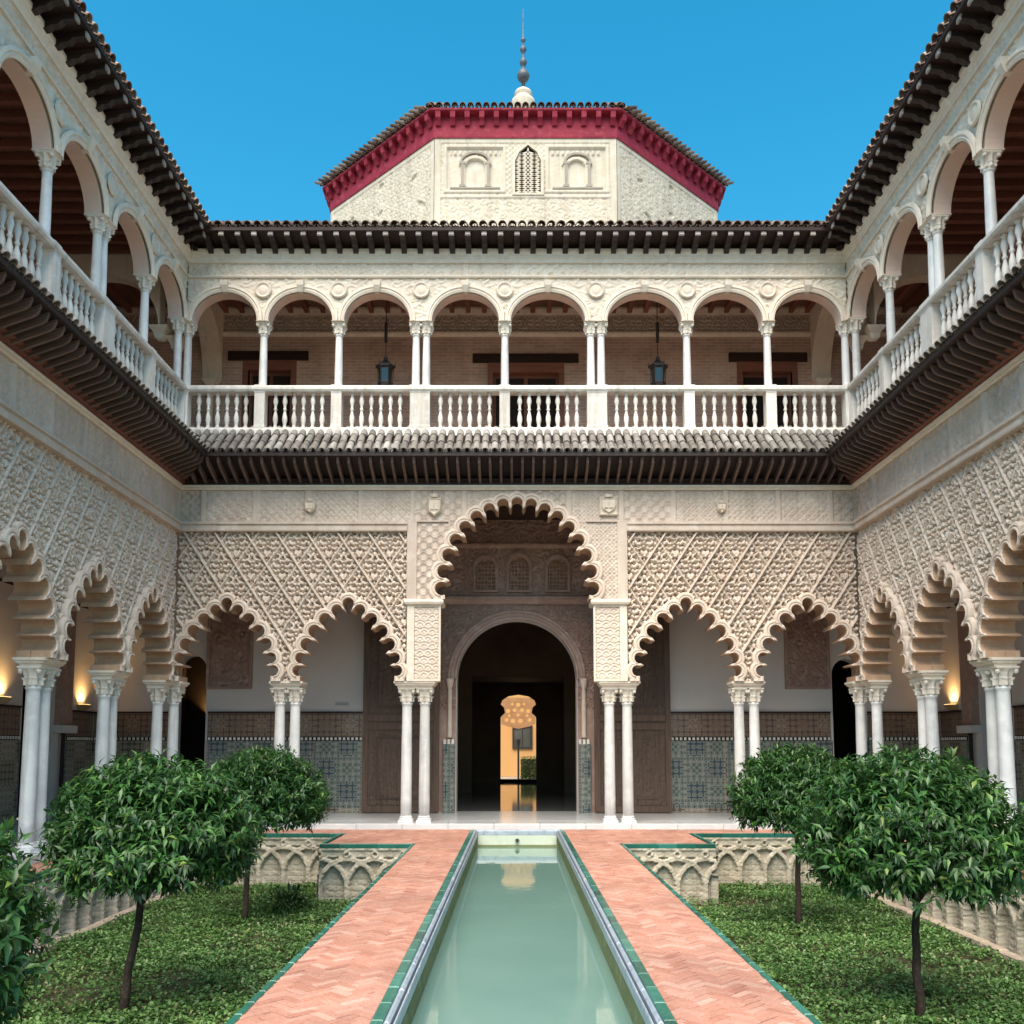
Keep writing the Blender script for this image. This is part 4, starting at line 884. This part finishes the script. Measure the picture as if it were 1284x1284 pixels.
# ---- the hall beyond the great doorway and the sunlit garden court behind it
HE = 23.0
structure(slab('hall_floor', -6, 6, 3.725, HE+.6, -.3, 0.0, 'hallfloor'))
hall = empty('great_hall'); thing(hall, 'dark great hall seen through the central doorway', 'hall')
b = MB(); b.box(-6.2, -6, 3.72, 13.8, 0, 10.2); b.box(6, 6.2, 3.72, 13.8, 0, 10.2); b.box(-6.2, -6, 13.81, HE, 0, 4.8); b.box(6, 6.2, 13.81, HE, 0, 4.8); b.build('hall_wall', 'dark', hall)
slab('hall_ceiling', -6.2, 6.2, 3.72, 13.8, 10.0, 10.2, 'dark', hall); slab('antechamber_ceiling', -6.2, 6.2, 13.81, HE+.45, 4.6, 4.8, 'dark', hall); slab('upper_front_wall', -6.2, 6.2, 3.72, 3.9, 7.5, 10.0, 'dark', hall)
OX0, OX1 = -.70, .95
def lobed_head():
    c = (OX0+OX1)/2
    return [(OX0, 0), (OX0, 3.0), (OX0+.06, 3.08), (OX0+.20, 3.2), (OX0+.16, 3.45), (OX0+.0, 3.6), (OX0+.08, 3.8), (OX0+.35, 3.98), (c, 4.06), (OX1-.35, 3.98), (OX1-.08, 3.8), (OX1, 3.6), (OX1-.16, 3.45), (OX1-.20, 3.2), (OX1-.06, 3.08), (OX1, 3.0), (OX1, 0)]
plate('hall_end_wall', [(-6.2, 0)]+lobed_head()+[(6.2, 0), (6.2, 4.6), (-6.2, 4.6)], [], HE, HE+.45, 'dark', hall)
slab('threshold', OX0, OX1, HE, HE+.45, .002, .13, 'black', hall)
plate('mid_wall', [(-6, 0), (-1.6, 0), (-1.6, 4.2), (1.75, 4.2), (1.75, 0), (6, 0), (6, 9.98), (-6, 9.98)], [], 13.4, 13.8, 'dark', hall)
gc = plate('arch_tracery', [(OX0+.02, 2.75), (OX0+.3, 2.62), ((OX0+OX1)/2, 2.5), (OX1-.3, 2.62), (OX1-.02, 2.75), (OX1-.02, 3.02), (OX1+.02, 4.08), (OX0-.02, 4.08), (OX0+.02, 3.02)],
     [[(x+r*math.cos(2*PI*k/8), z+r*math.sin(2*PI*k/8)) for k in range(8)] for x, z, r in ((-.42, 2.95, .1), (-.13, 2.9, .12), (.13+.1, 2.9, .12), (.66, 2.95, .1), (-.35, 3.4, .11), (-.05, 3.45, .1), (.3, 3.45, .1), (.6, 3.4, .11), (.125, 3.72, .11), (-.15, 3.75, .07), (.4, 3.75, .07), (.12, 3.2, .08), (-.3, 3.17, .07), (.54, 3.17, .07))], HE+.5, HE+.6, 'orange_carved', None)
gc.name = 'garden_arch'; gc.location = (0, 4.5, 0); gc.scale = (1.1, 1, 1.02); thing(gc, 'carved orange arch head with pierced tracery glimpsed through the far opening', 'arch')
structure(slab('rear_court', -20, 20, HE+.61, 60, -.3, -.01, 'kerb'))
ow = empty('garden_wall'); thing(ow, 'orange rendered wall glimpsed through the far opening', 'wall')
slab('wall_face', -12, 12, 31, 31.4, 0, 5.2, 'orange', ow); slab('coping', -12, 12, 30.9, 31.5, 5.203, 5.35, 'kerb', ow)
wi = empty('garden_window', (.38, 30.98, 0)); thing(wi, 'black framed window in the orange wall', 'window')
b = MB(); b.box(-.55, -.45, -.06, 0, 1.5, 2.78); b.box(.45, .55, -.06, 0, 1.5, 2.78); b.box(-.45, .45, -.06, 0, 1.5, 1.6); b.box(-.45, .45, -.06, 0, 2.68, 2.78); b.box(-.03, .03, -.05, -.005, 1.6, 2.68); b.build('frame', 'iron', wi)
for x0, x1 in ((-.45, -.03), (.03, .45)): slab('pane', x0, x1, -.03, -.015, 1.6, 2.68, 'glass', wi)
b = MB(); b.tube([(.14, 27, 0), (.14, 27, 1.7)], .05, 8); b.lathe([(.001, 1.7), (.1, 1.72), (.12, 2.0), (.001, 2.1)], 8, .14, 27); thing(b.build('iron_post', 'iron'), 'thin black post standing before the orange wall', 'post')
# ------------------------------------------------------------------ octagonal tower
OC = Vector((.25, 10.12)); SD = 5.07; AP = SD*(1+math.sqrt(2))/2
tower = empty('octagonal_tower', (OC.x, OC.y, 12.0)); thing(tower, 'octagonal plaster tower with crimson eaves and ball finial above the back roof', 'tower')
def ring8(ap, z): return [(ap/math.cos(PI/8)*math.cos(PI/8+PI/4*k), ap/math.cos(PI/8)*math.sin(PI/8+PI/4*k), z-12) for k in range(8)]
b = MB(); b.ring_loft([ring8(AP-.06, 12.2), ring8(AP-.06, 18.6)]); b.build('drum', 'oct', tower)
def faceloc(k, ap):       # face k, k = 0 faces the court (-y); local x along the face, local y inwards
    a = PI/4*k; return (ap*math.sin(a)*-1, -ap*math.cos(a), -12.0), (0, 0, -a)
def oct_front(x, z):
    h = strap(x*1.2, z*1.2)*.7
    def inr(x0, x1, z0, z1): return (x > x0) & (x < x1) & (z > z0) & (z < z1)
    for x0, x1 in ((-2.18, -.62), (.64, 2.24)):
        h = np.where(inr(x0-.1, x1+.1, 16.95, 18.39), .035, h); h = np.where(inr(x0, x1, 17.05, 18.28), -.03+.003*wob(x, z, 30, 4), h)
    for cx, w in ((-1.4, .34), (1.42, .3)):                      # little painted-looking arcades in relief
        for dx in (-w, w): h = np.where(inr(cx+dx-.06, cx+dx+.06, 17.15, 17.85), .02, h); h = np.where(inr(cx+dx-.1, cx+dx+.1, 17.78, 17.86) | inr(cx+dx-.1, cx+dx+.1, 17.13, 17.2), .03, h)
        r = np.hypot(x-cx, (z-17.7)*1.1); h = np.where((np.abs(r-w) < .06) & (z > 17.7), .03, h); h = np.where((r < w-.07) & (z > 17.7), -.045, h)
        h = np.where((np.abs(x-cx) < w-.07) & (z > 17.2) & (z <= 17.7), -.045, h)
        h = np.where(inr(cx-.65, cx+.65, 17.08, 17.13), .02, h); h = np.where((z > 18.08) & (z < 18.2) & (np.abs(x-cx) < .7) & (np.mod(x*7, 1) < .5), .01, h)
    h = np.where(inr(-.56, .56, 16.9, 18.5), .012*np.sin(x*40)*np.sin(z*40), h)
    h = np.where((z > 16.82) & (z < 16.92), .025, h); h = np.where(np.abs(x) > 2.36, .02, h); h = np.where(z > 18.42, .02, h); return h
def oct_side(x, z):
    h = strap(x*1.1+.3*z, z*1.1-.2*x); g = np.sin(x*3.1+2*np.sin(z*2.3))*np.sin(z*3.7+x); h = np.where(g > .93, -.05, h*.7)
    h = np.where(np.abs(x) > 2.38, .02, h); return np.where(z > 18.42, .02, h)
win_hole = [(-.36, 16.95), (.36, 16.95), (.36, 17.9), (.25, 18.15), (0, 18.36), (-.25, 18.15), (-.36, 17.9)]
win_hole = [(x+.07, z) for x, z in win_hole]
for k in (-2, -1, 0, 1, 2):
    l, r = faceloc(k, AP)
    o = relief('carved_face', -SD/2, SD/2, 15.6, 18.56, .024, oct_front if k == 0 else oct_side, 'oct', tower, [win_hole] if k == 0 else ()); o.location = l; o.rotation_euler = r
wf = plate('lattice_window', [(x*1.22-.015, 17.6+(z-17.6)*1.09) for x, z in win_hole], [win_hole], -.05, .02, 'oct', tower); wf.location = faceloc(0, AP)[0]
slab('shade_backing', -.35, .5, .05, .055, 16.9, 18.4, 'black', wf)  # black sheet against the drum, the window's shade put into its colour
b = MB()
def bar(p, q, w=.022):
    d = (Vector(q)-Vector(p)).normalized(); n = Vector((-d.y, d.x))*w; b.ring_loft([[(p[0]-n.x, .0, p[1]-n.y), (p[0]-n.x, .04, p[1]-n.y), (p[0]+n.x, .04, p[1]+n.y), (p[0]+n.x, .0, p[1]+n.y)], [(q[0]-n.x, .0, q[1]-n.y), (q[0]-n.x, .04, q[1]-n.y), (q[0]+n.x, .04, q[1]+n.y), (q[0]+n.x, .0, q[1]+n.y)]])
for i in range(5):
    z = 16.98+i*.24
    for s in (-1, 1): bar((.07-s*.35, z), (.07+s*.35, z+.24)); 
    bar((.07-.35, z+.12), (.07, z+.24)); bar((.07+.35, z+.12), (.07, z+.24)); bar((.07-.35, z+.12), (.07, z)); bar((.07+.35, z+.12), (.07, z))
bar((.07, 16.95), (.07, 18.3)); b.build('lattice', 'oct', wf)
for cx, w in ((-1.4, .36), (1.45, .32)):      # line-drawn arcades on the two front panels
    b = MB()
    for dx in (-w, w):
        b.box(cx+dx-.035, cx+dx+.035, -.01, .04, 17.2, 17.8); b.box(cx+dx-.085, cx+dx+.085, -.015, .04, 17.8, 17.87); b.box(cx+dx-.085, cx+dx+.085, -.015, .04, 17.13, 17.2)
    n = 14; pts = [(cx-(w+.03)*math.cos(PI*i/n), 17.87+(w*.75)*math.sin(PI*i/n)) for i in range(n+1)]
    for (xa_, za_), (xb_, zb_) in zip(pts, pts[1:]):
        d = Vector((xb_-xa_, zb_-za_)).normalized(); q = Vector((-d.y, d.x))*.03
        b.ring_loft([[(xa_-q.x, -.012, za_-q.y), (xa_-q.x, .04, za_-q.y), (xa_+q.x, .04, za_+q.y), (xa_+q.x, -.012, za_+q.y)], [(xb_-q.x, -.012, zb_-q.y), (xb_-q.x, .04, zb_-q.y), (xb_+q.x, .04, zb_+q.y), (xb_+q.x, -.012, zb_+q.y)]])
    b.box(cx-.7, cx+.7, -.012, .04, 17.07, 17.12); o = b.build('arcade_motif', 'sgraffito', tower); o.location = Vector(faceloc(0, AP)[0])+Vector((0, -.035, 0))
b = MB(); b.ring_loft([ring8(AP+.05, 18.56), ring8(AP+.06, 18.62), ring8(AP+.04, 18.64), ring8(AP+.04, 19.24)]); b.build('crimson_band', 'crimson', tower)
b = MB(); b.ring_loft([ring8(AP+.04, 19.2), ring8(AP+.25, 19.22), ring8(AP+.28, 19.24), ring8(AP+.28, 19.29), ring8(AP+.2, 19.33)]); ev = b.build('tower_eave', 'crimson', tower)
b = MB(); prof = [(.0, .03), (.0, -.30), (-.06, -.30), (-.12, -.2), (-.19, -.14), (-.22, .03)]; b.ring_loft([[(-.07, y, z) for y, z in prof], [(.07, y, z) for y, z in prof]]); TB = b.mesh('bracket', 'crimson')
apex = 23.7; sl = math.atan2(apex-19.3, AP+.26)
b = MB(); rr = ring8(AP+.26, 19.29); n = len(b.v); b.v += rr+[(0, 0, apex-12)]; b.f += [(k, (k+1) % 8, 8) for k in range(8)]+[tuple(reversed(range(8)))]; b.build('tower_roof', 'tile_top', tower)
for k in (-2, -1, 0, 1, 2):
    a = PI/4*k; half = SD/2; l, r = faceloc(k, AP)
    M4 = Matrix.Translation((0, 0, -12)) @ Matrix.Rotation(-a, 4, 'Z') @ Matrix.Translation((0, -AP, 0))
    for i in range(13):
        x = -half+.1+(SD-.2)*i/12; p = M4 @ Vector((x, -.04, 19.2)); inst('bracket', TB, ev, p, (0, 0, -a))
    for i in range(25 if abs(k) < 2 else 0):
        x = -half-.08+(SD+.16)*i/24; p = M4 @ Vector((x, -.32, 19.33)); inst('roof_tile', TILE_TOP, ev, p, (sl*.8, 0, -a), (1, 1.2, 1))
        if i < 24 and abs(k) < 2: p = M4 @ Vector((x+.11, -.31, 19.36)); inst('pan_tile', TILE_TOP, ev, p, (-sl*.8, PI, a), (1, 1, .8))
b = MB(); b.lathe([(.40, 11.4), (.40, 11.9), (.42, 12.0), (.40, 12.12), (.30, 12.2), (.27, 12.3), (.32, 12.36), (.28, 12.46), (.16, 12.54), (.09, 12.62)], 16); fb = b.build('finial_base', 'oct', tower, True)
b = MB(); zz = 12.68
b.lathe([(.06, 12.6), (.07, 12.85), (.16, 12.9), (.215, 13.02), (.22, 13.1), (.16, 13.24), (.06, 13.3), (.05, 13.42), (.1, 13.48), (.135, 13.58), (.1, 13.68), (.045, 13.74), (.04, 13.92), (.09, 13.98), (.12, 14.06), (.08, 14.16), (.035, 14.2), (.03, 14.32), (.08, 14.38), (.09, 14.44), (.03, 14.5), (.022, 15.2), (.012, 15.6)], 14); b.build('finial', 'lead', tower, True)
# ------------------------------------------------------------------ lanterns hanging in the upper gallery
def lantern(x, label):
    o = empty('hanging_lantern', (x, 1.5, 10.4)); o.scale = (.8, .8, 1); thing(o, label, 'lantern', 'lanterns in the upper gallery')
    b = MB(); b.tube([(0, 0, .75), (0, 0, 2.76)], .014, 6); b.lathe([(.001, 1.15), (.05, 1.15), (.05, 1.65), (.001, 1.65)], 8); b.build('hanging_rod', 'iron', o)
    b = MB(); b.lathe([(.12, 0), (.2, .02), (.24, .1), (.24, .12), (.2, .12)], 6); b.lathe([(.22, .46), (.3, .5), (.31, .54), (.2, .6), (.12, .64), (.06, .72), (.07, .76), (.02, .8)], 6)
    for k in range(6):
        a = 2*PI*k/6; b.tube([(.22*math.cos(a), .22*math.sin(a), .1), (.24*math.cos(a), .24*math.sin(a), .48)], .015, 5)
        b.tube([(.29*math.cos(a), .29*math.sin(a), .52), (.3*math.cos(a), .3*math.sin(a), .64)], [.02, .004], 5)
    b.build('frame', 'iron', o)
    b = MB(); b.lathe([(.19, .12), (.215, .46)], 6); b.build('pane', 'glass', o)
for x in (-3.22, 3.46): lantern(x, 'black iron lantern hanging in the upper gallery')
# ------------------------------------------------------------------ planting
def leaf_cloud(pos, dirs, ups, L, Wd, droop):
    """folded pointed leaves at pos along dirs"""
    n = len(pos); d = dirs/np.linalg.norm(dirs, axis=1, keepdims=True); s = np.cross(d, ups); s /= np.linalg.norm(s, axis=1, keepdims=True)+1e-9; u = np.cross(s, d)
    L = L[:, None]; Wd = Wd[:, None]; dr = droop[:, None]
    base = pos; mid = pos+d*L*.5+u*L*.02; lf = pos+d*L*.45+s*Wd*.5+u*L*.09; rt = pos+d*L*.45-s*Wd*.5+u*L*.09; tip = pos+d*L-u*L*dr
    V = np.stack([base, lf, mid, rt, tip], 1).reshape(-1, 3); i = np.arange(n)[:, None]*5
    F = np.concatenate([i+np.array([[0, 2, 1]]), i+np.array([[1, 2, 4]]), i+np.array([[0, 3, 2]]), i+np.array([[2, 3, 4]])]); return V, F
def unit(n, rng):
    v = rng.normal(size=(n, 3)); return v/np.linalg.norm(v, axis=1, keepdims=True)
def crown_mesh(seed, rx=1.2, rz=.92, shoots=1750, per=11):
    rng = np.random.default_rng(seed); P, D, U = [], [], []
    dirs = unit(shoots, rng); dirs[:, 2] = np.where(dirs[:, 2] < -.62, -dirs[:, 2], dirs[:, 2])
    lump = unit(9, rng)
    for d in dirs:
        k = 1+.13*np.max(lump @ d)-.08*np.max(-lump[:5] @ d); rad = k*rng.uniform(.35, 1.0)**.5
        p = d*np.array([rx, rx, rz if d[2] > 0 else rz*.82])*rad
        ax = d*.8+np.array([0, 0, .35])+rng.normal(size=3)*.35; ax /= np.linalg.norm(ax)
        for j in range(per):
            t = j/per; q = p+ax*(t-.6)*.26; w = rng.normal(size=3); w -= ax*w.dot(ax); w /= np.linalg.norm(w)
            dd = ax*rng.uniform(.25, .9)+w*rng.uniform(.6, 1.0)-np.array([0, 0, .28]); P.append(q); D.append(dd); U.append(ax*.6+np.array([0, 0, .7]))
    P, D, U = map(np.array, (P, D, U)); n = len(P)
    V, F = leaf_cloud(P, D, U, rng.uniform(.10, .16, n), rng.uniform(.034, .052, n), rng.uniform(.05, .3, n))
    return np_mesh('crown', V, F, 'leaf')
CROWNS = [crown_mesh(3), crown_mesh(5), crown_mesh(9)]
def trunk_mesh(h, seed, lean):
    rng = random.Random(seed); b = MB(); pts = [(0, 0, -.1)]; r = [.062]
    for i in range(1, 7):
        t = i/6; pts.append((lean*t+rng.uniform(-.02, .02), rng.uniform(-.02, .02), h*t)); r.append(.05-.014*t)
    b.tube(pts, r, 9)
    for k in range(7):
        a = 2*PI*k/7+rng.uniform(-.3, .3); z0 = h*rng.uniform(.82, 1.0); R1 = rng.uniform(.45, .8)
        b.tube([(lean*.95, 0, z0), (lean+.4*R1*math.cos(a), .4*R1*math.sin(a), z0+.25), (lean+R1*math.cos(a), R1*math.sin(a), z0+rng.uniform(.45, .9))], [.035, .024, .008], 6)
    return b.mesh('trunk', 'bark', True)
def orange_tree(x, y, zc, rx, rz, ci, rot, label, lean=0, h=None, off=0):
    o = empty('orange_tree', (x, y, -1.2)); thing(o, label, 'tree', 'clipped round trees in the sunken beds')
    h = h or zc+1.2-rz*.45; inst('trunk', trunk_mesh(h, ci*7+int(rx*100), lean), o)
    inst('crown', CROWNS[ci], o, (lean+off, 0, zc+1.2), (0, 0, rot), (rx/1.2, rx/1.2, rz/.92))
orange_tree(-4.27, -10.40, .62, 1.06, .86, 0, .3, 'round tree with a leaning dark trunk in the bed with the small shrub', lean=.2, off=.1)
orange_tree(-4.43, -5.30, .78, .97, .80, 1, 1.7, 'smaller round tree next to the small shrub by the arched garden wall', lean=.1, off=.2)
orange_tree(4.20, -10.60, .62, 1.10, .90, 2, 2.4, 'broad round tree overlapping a smaller one, in the bed without a shrub')
orange_tree(4.44, -5.60, .80, .98, .80, 0, 4.0, 'smaller round tree behind a broad one, in the bed without a shrub')
orange_tree(-4.33, -14.65, .35, 1.12, .95, 1, 3.1, 'tree at the far end, away from the doorway, of the bed with the shrub')
orange_tree(4.62, -14.9, .35, 1.10, .95, 2, .9, 'tree at the far end, away from the doorway, of the bed without a shrub')
def cover_mesh(x0, x1, y0, y1, dens, seed, keep):
    rng = np.random.default_rng(seed); n = int((x1-x0)*(y1-y0)*dens); x = rng.uniform(x0, x1, n); y = rng.uniform(y0, y1, n)
    k = keep(x, y); x, y = x[k], y[k]; n = len(x); hh = .08+.06*wob(x, y, 2.5, 3)+.05*wob(x, y, 9, 6)
    patch = wob(x, y, 1.1, 14); thin = rng.uniform(size=n) < np.clip(.85+.8*patch+.6*wob(x, y, 5, 22), .1, 1); x, y, hh = x[thin], y[thin], hh[thin]; n = len(x)
    pos = np.stack([x, y, -1.2+np.clip(hh, .02, .3)*rng.uniform(.2, 1.15, n)], 1); d = unit(n, rng); d[:, 2] = np.abs(d[:, 2])*.5+.05; up = np.tile([0, 0, 1.], (n, 1))+rng.normal(size=(n, 3))*.25
    dd = d/np.linalg.norm(d, axis=1, keepdims=True); sd = np.cross(dd, up); sd /= np.linalg.norm(sd, axis=1, keepdims=True)
    L = rng.uniform(.035, .075, n)[:, None]; wv = rng.uniform(.028, .05, n)[:, None]; zu = np.array([[0, 0, 1.]])
    V = np.stack([pos, pos+dd*L*.5+sd*wv*.5+zu*L*.12, pos+dd*L-zu*L*.1, pos+dd*L*.5-sd*wv*.5+zu*L*.12], 1).reshape(-1, 3)
    i = np.arange(n)[:, None]*4; F = np.concatenate([i+np.array([[0, 2, 1]]), i+np.array([[0, 3, 2]])]); return np_mesh('ground_cover', V, F, 'cover')
for s, lab in ((-1, 'low leafy green ground cover in the sunken bed with the small shrub'), (1, 'low leafy green ground cover in the sunken bed without a shrub')):
    x0, x1 = sorted((s*1.98, s*6.62)); me = cover_mesh(x0, x1, -15.6, -1.25, 1700, 20+s, lambda x, y: ~((np.abs(x) < 3.65) & (y > -3.3)))
    o = inst('ground_cover', me); o['label'] = lab; o['category'] = 'ground cover'; o['kind'] = 'stuff'
# low shrub by the garden wall and the hedge in the far court
def bush(name, x, y, z, rx, rz, n, label, cat, mat='leaf'):
    rng = np.random.default_rng(int(abs(x*100))+3); d = unit(n, rng); d[:, 2] = np.abs(d[:, 2]); p = d*np.array([rx, rx, rz])*rng.uniform(.5, 1.05, (n, 1))
    V, F = leaf_cloud(p, d+rng.normal(size=(n, 3))*.5, np.tile([0, 0, 1.], (n, 1)), rng.uniform(.1, .2, n), rng.uniform(.03, .06, n), rng.uniform(.1, .4, n)); o = empty(name, (x, y, z)); thing(o, label, cat)
    inst('foliage', np_mesh('foliage', V, F, mat), o); b = MB(); b.tube([(0, 0, -.05), (0, 0, rz*.6)], [.03, .015], 6); b.build('stem', 'bark', o)
bush('shrub', -3.9, -4.4, -1.2, .4, .45, 420, 'small bluish shrub at the foot of the arched garden wall', 'shrub')
b = MB(); b.box(.28, 2.4, 27.6, 28.4, -.05, 1.0)
rng = np.random.default_rng(4); n = 2600; p = np.stack([rng.uniform(.25, 2.45, n), rng.uniform(27.5, 28.0, n), rng.uniform(0, 1.12, n)], 1)
V, F = leaf_cloud(p, unit(n, rng)+np.array([0, -.6, .3]), np.tile([0, 0, 1.], (n, 1)), rng.uniform(.08, .14, n), rng.uniform(.04, .07, n), rng.uniform(0, .3, n))
o = empty('hedge', (0, 0, 0)); thing(o, 'clipped green hedge before the orange wall', 'hedge'); inst('foliage', np_mesh('foliage', V, F, 'cover'), o); b.build('inner_growth', 'soil', o)
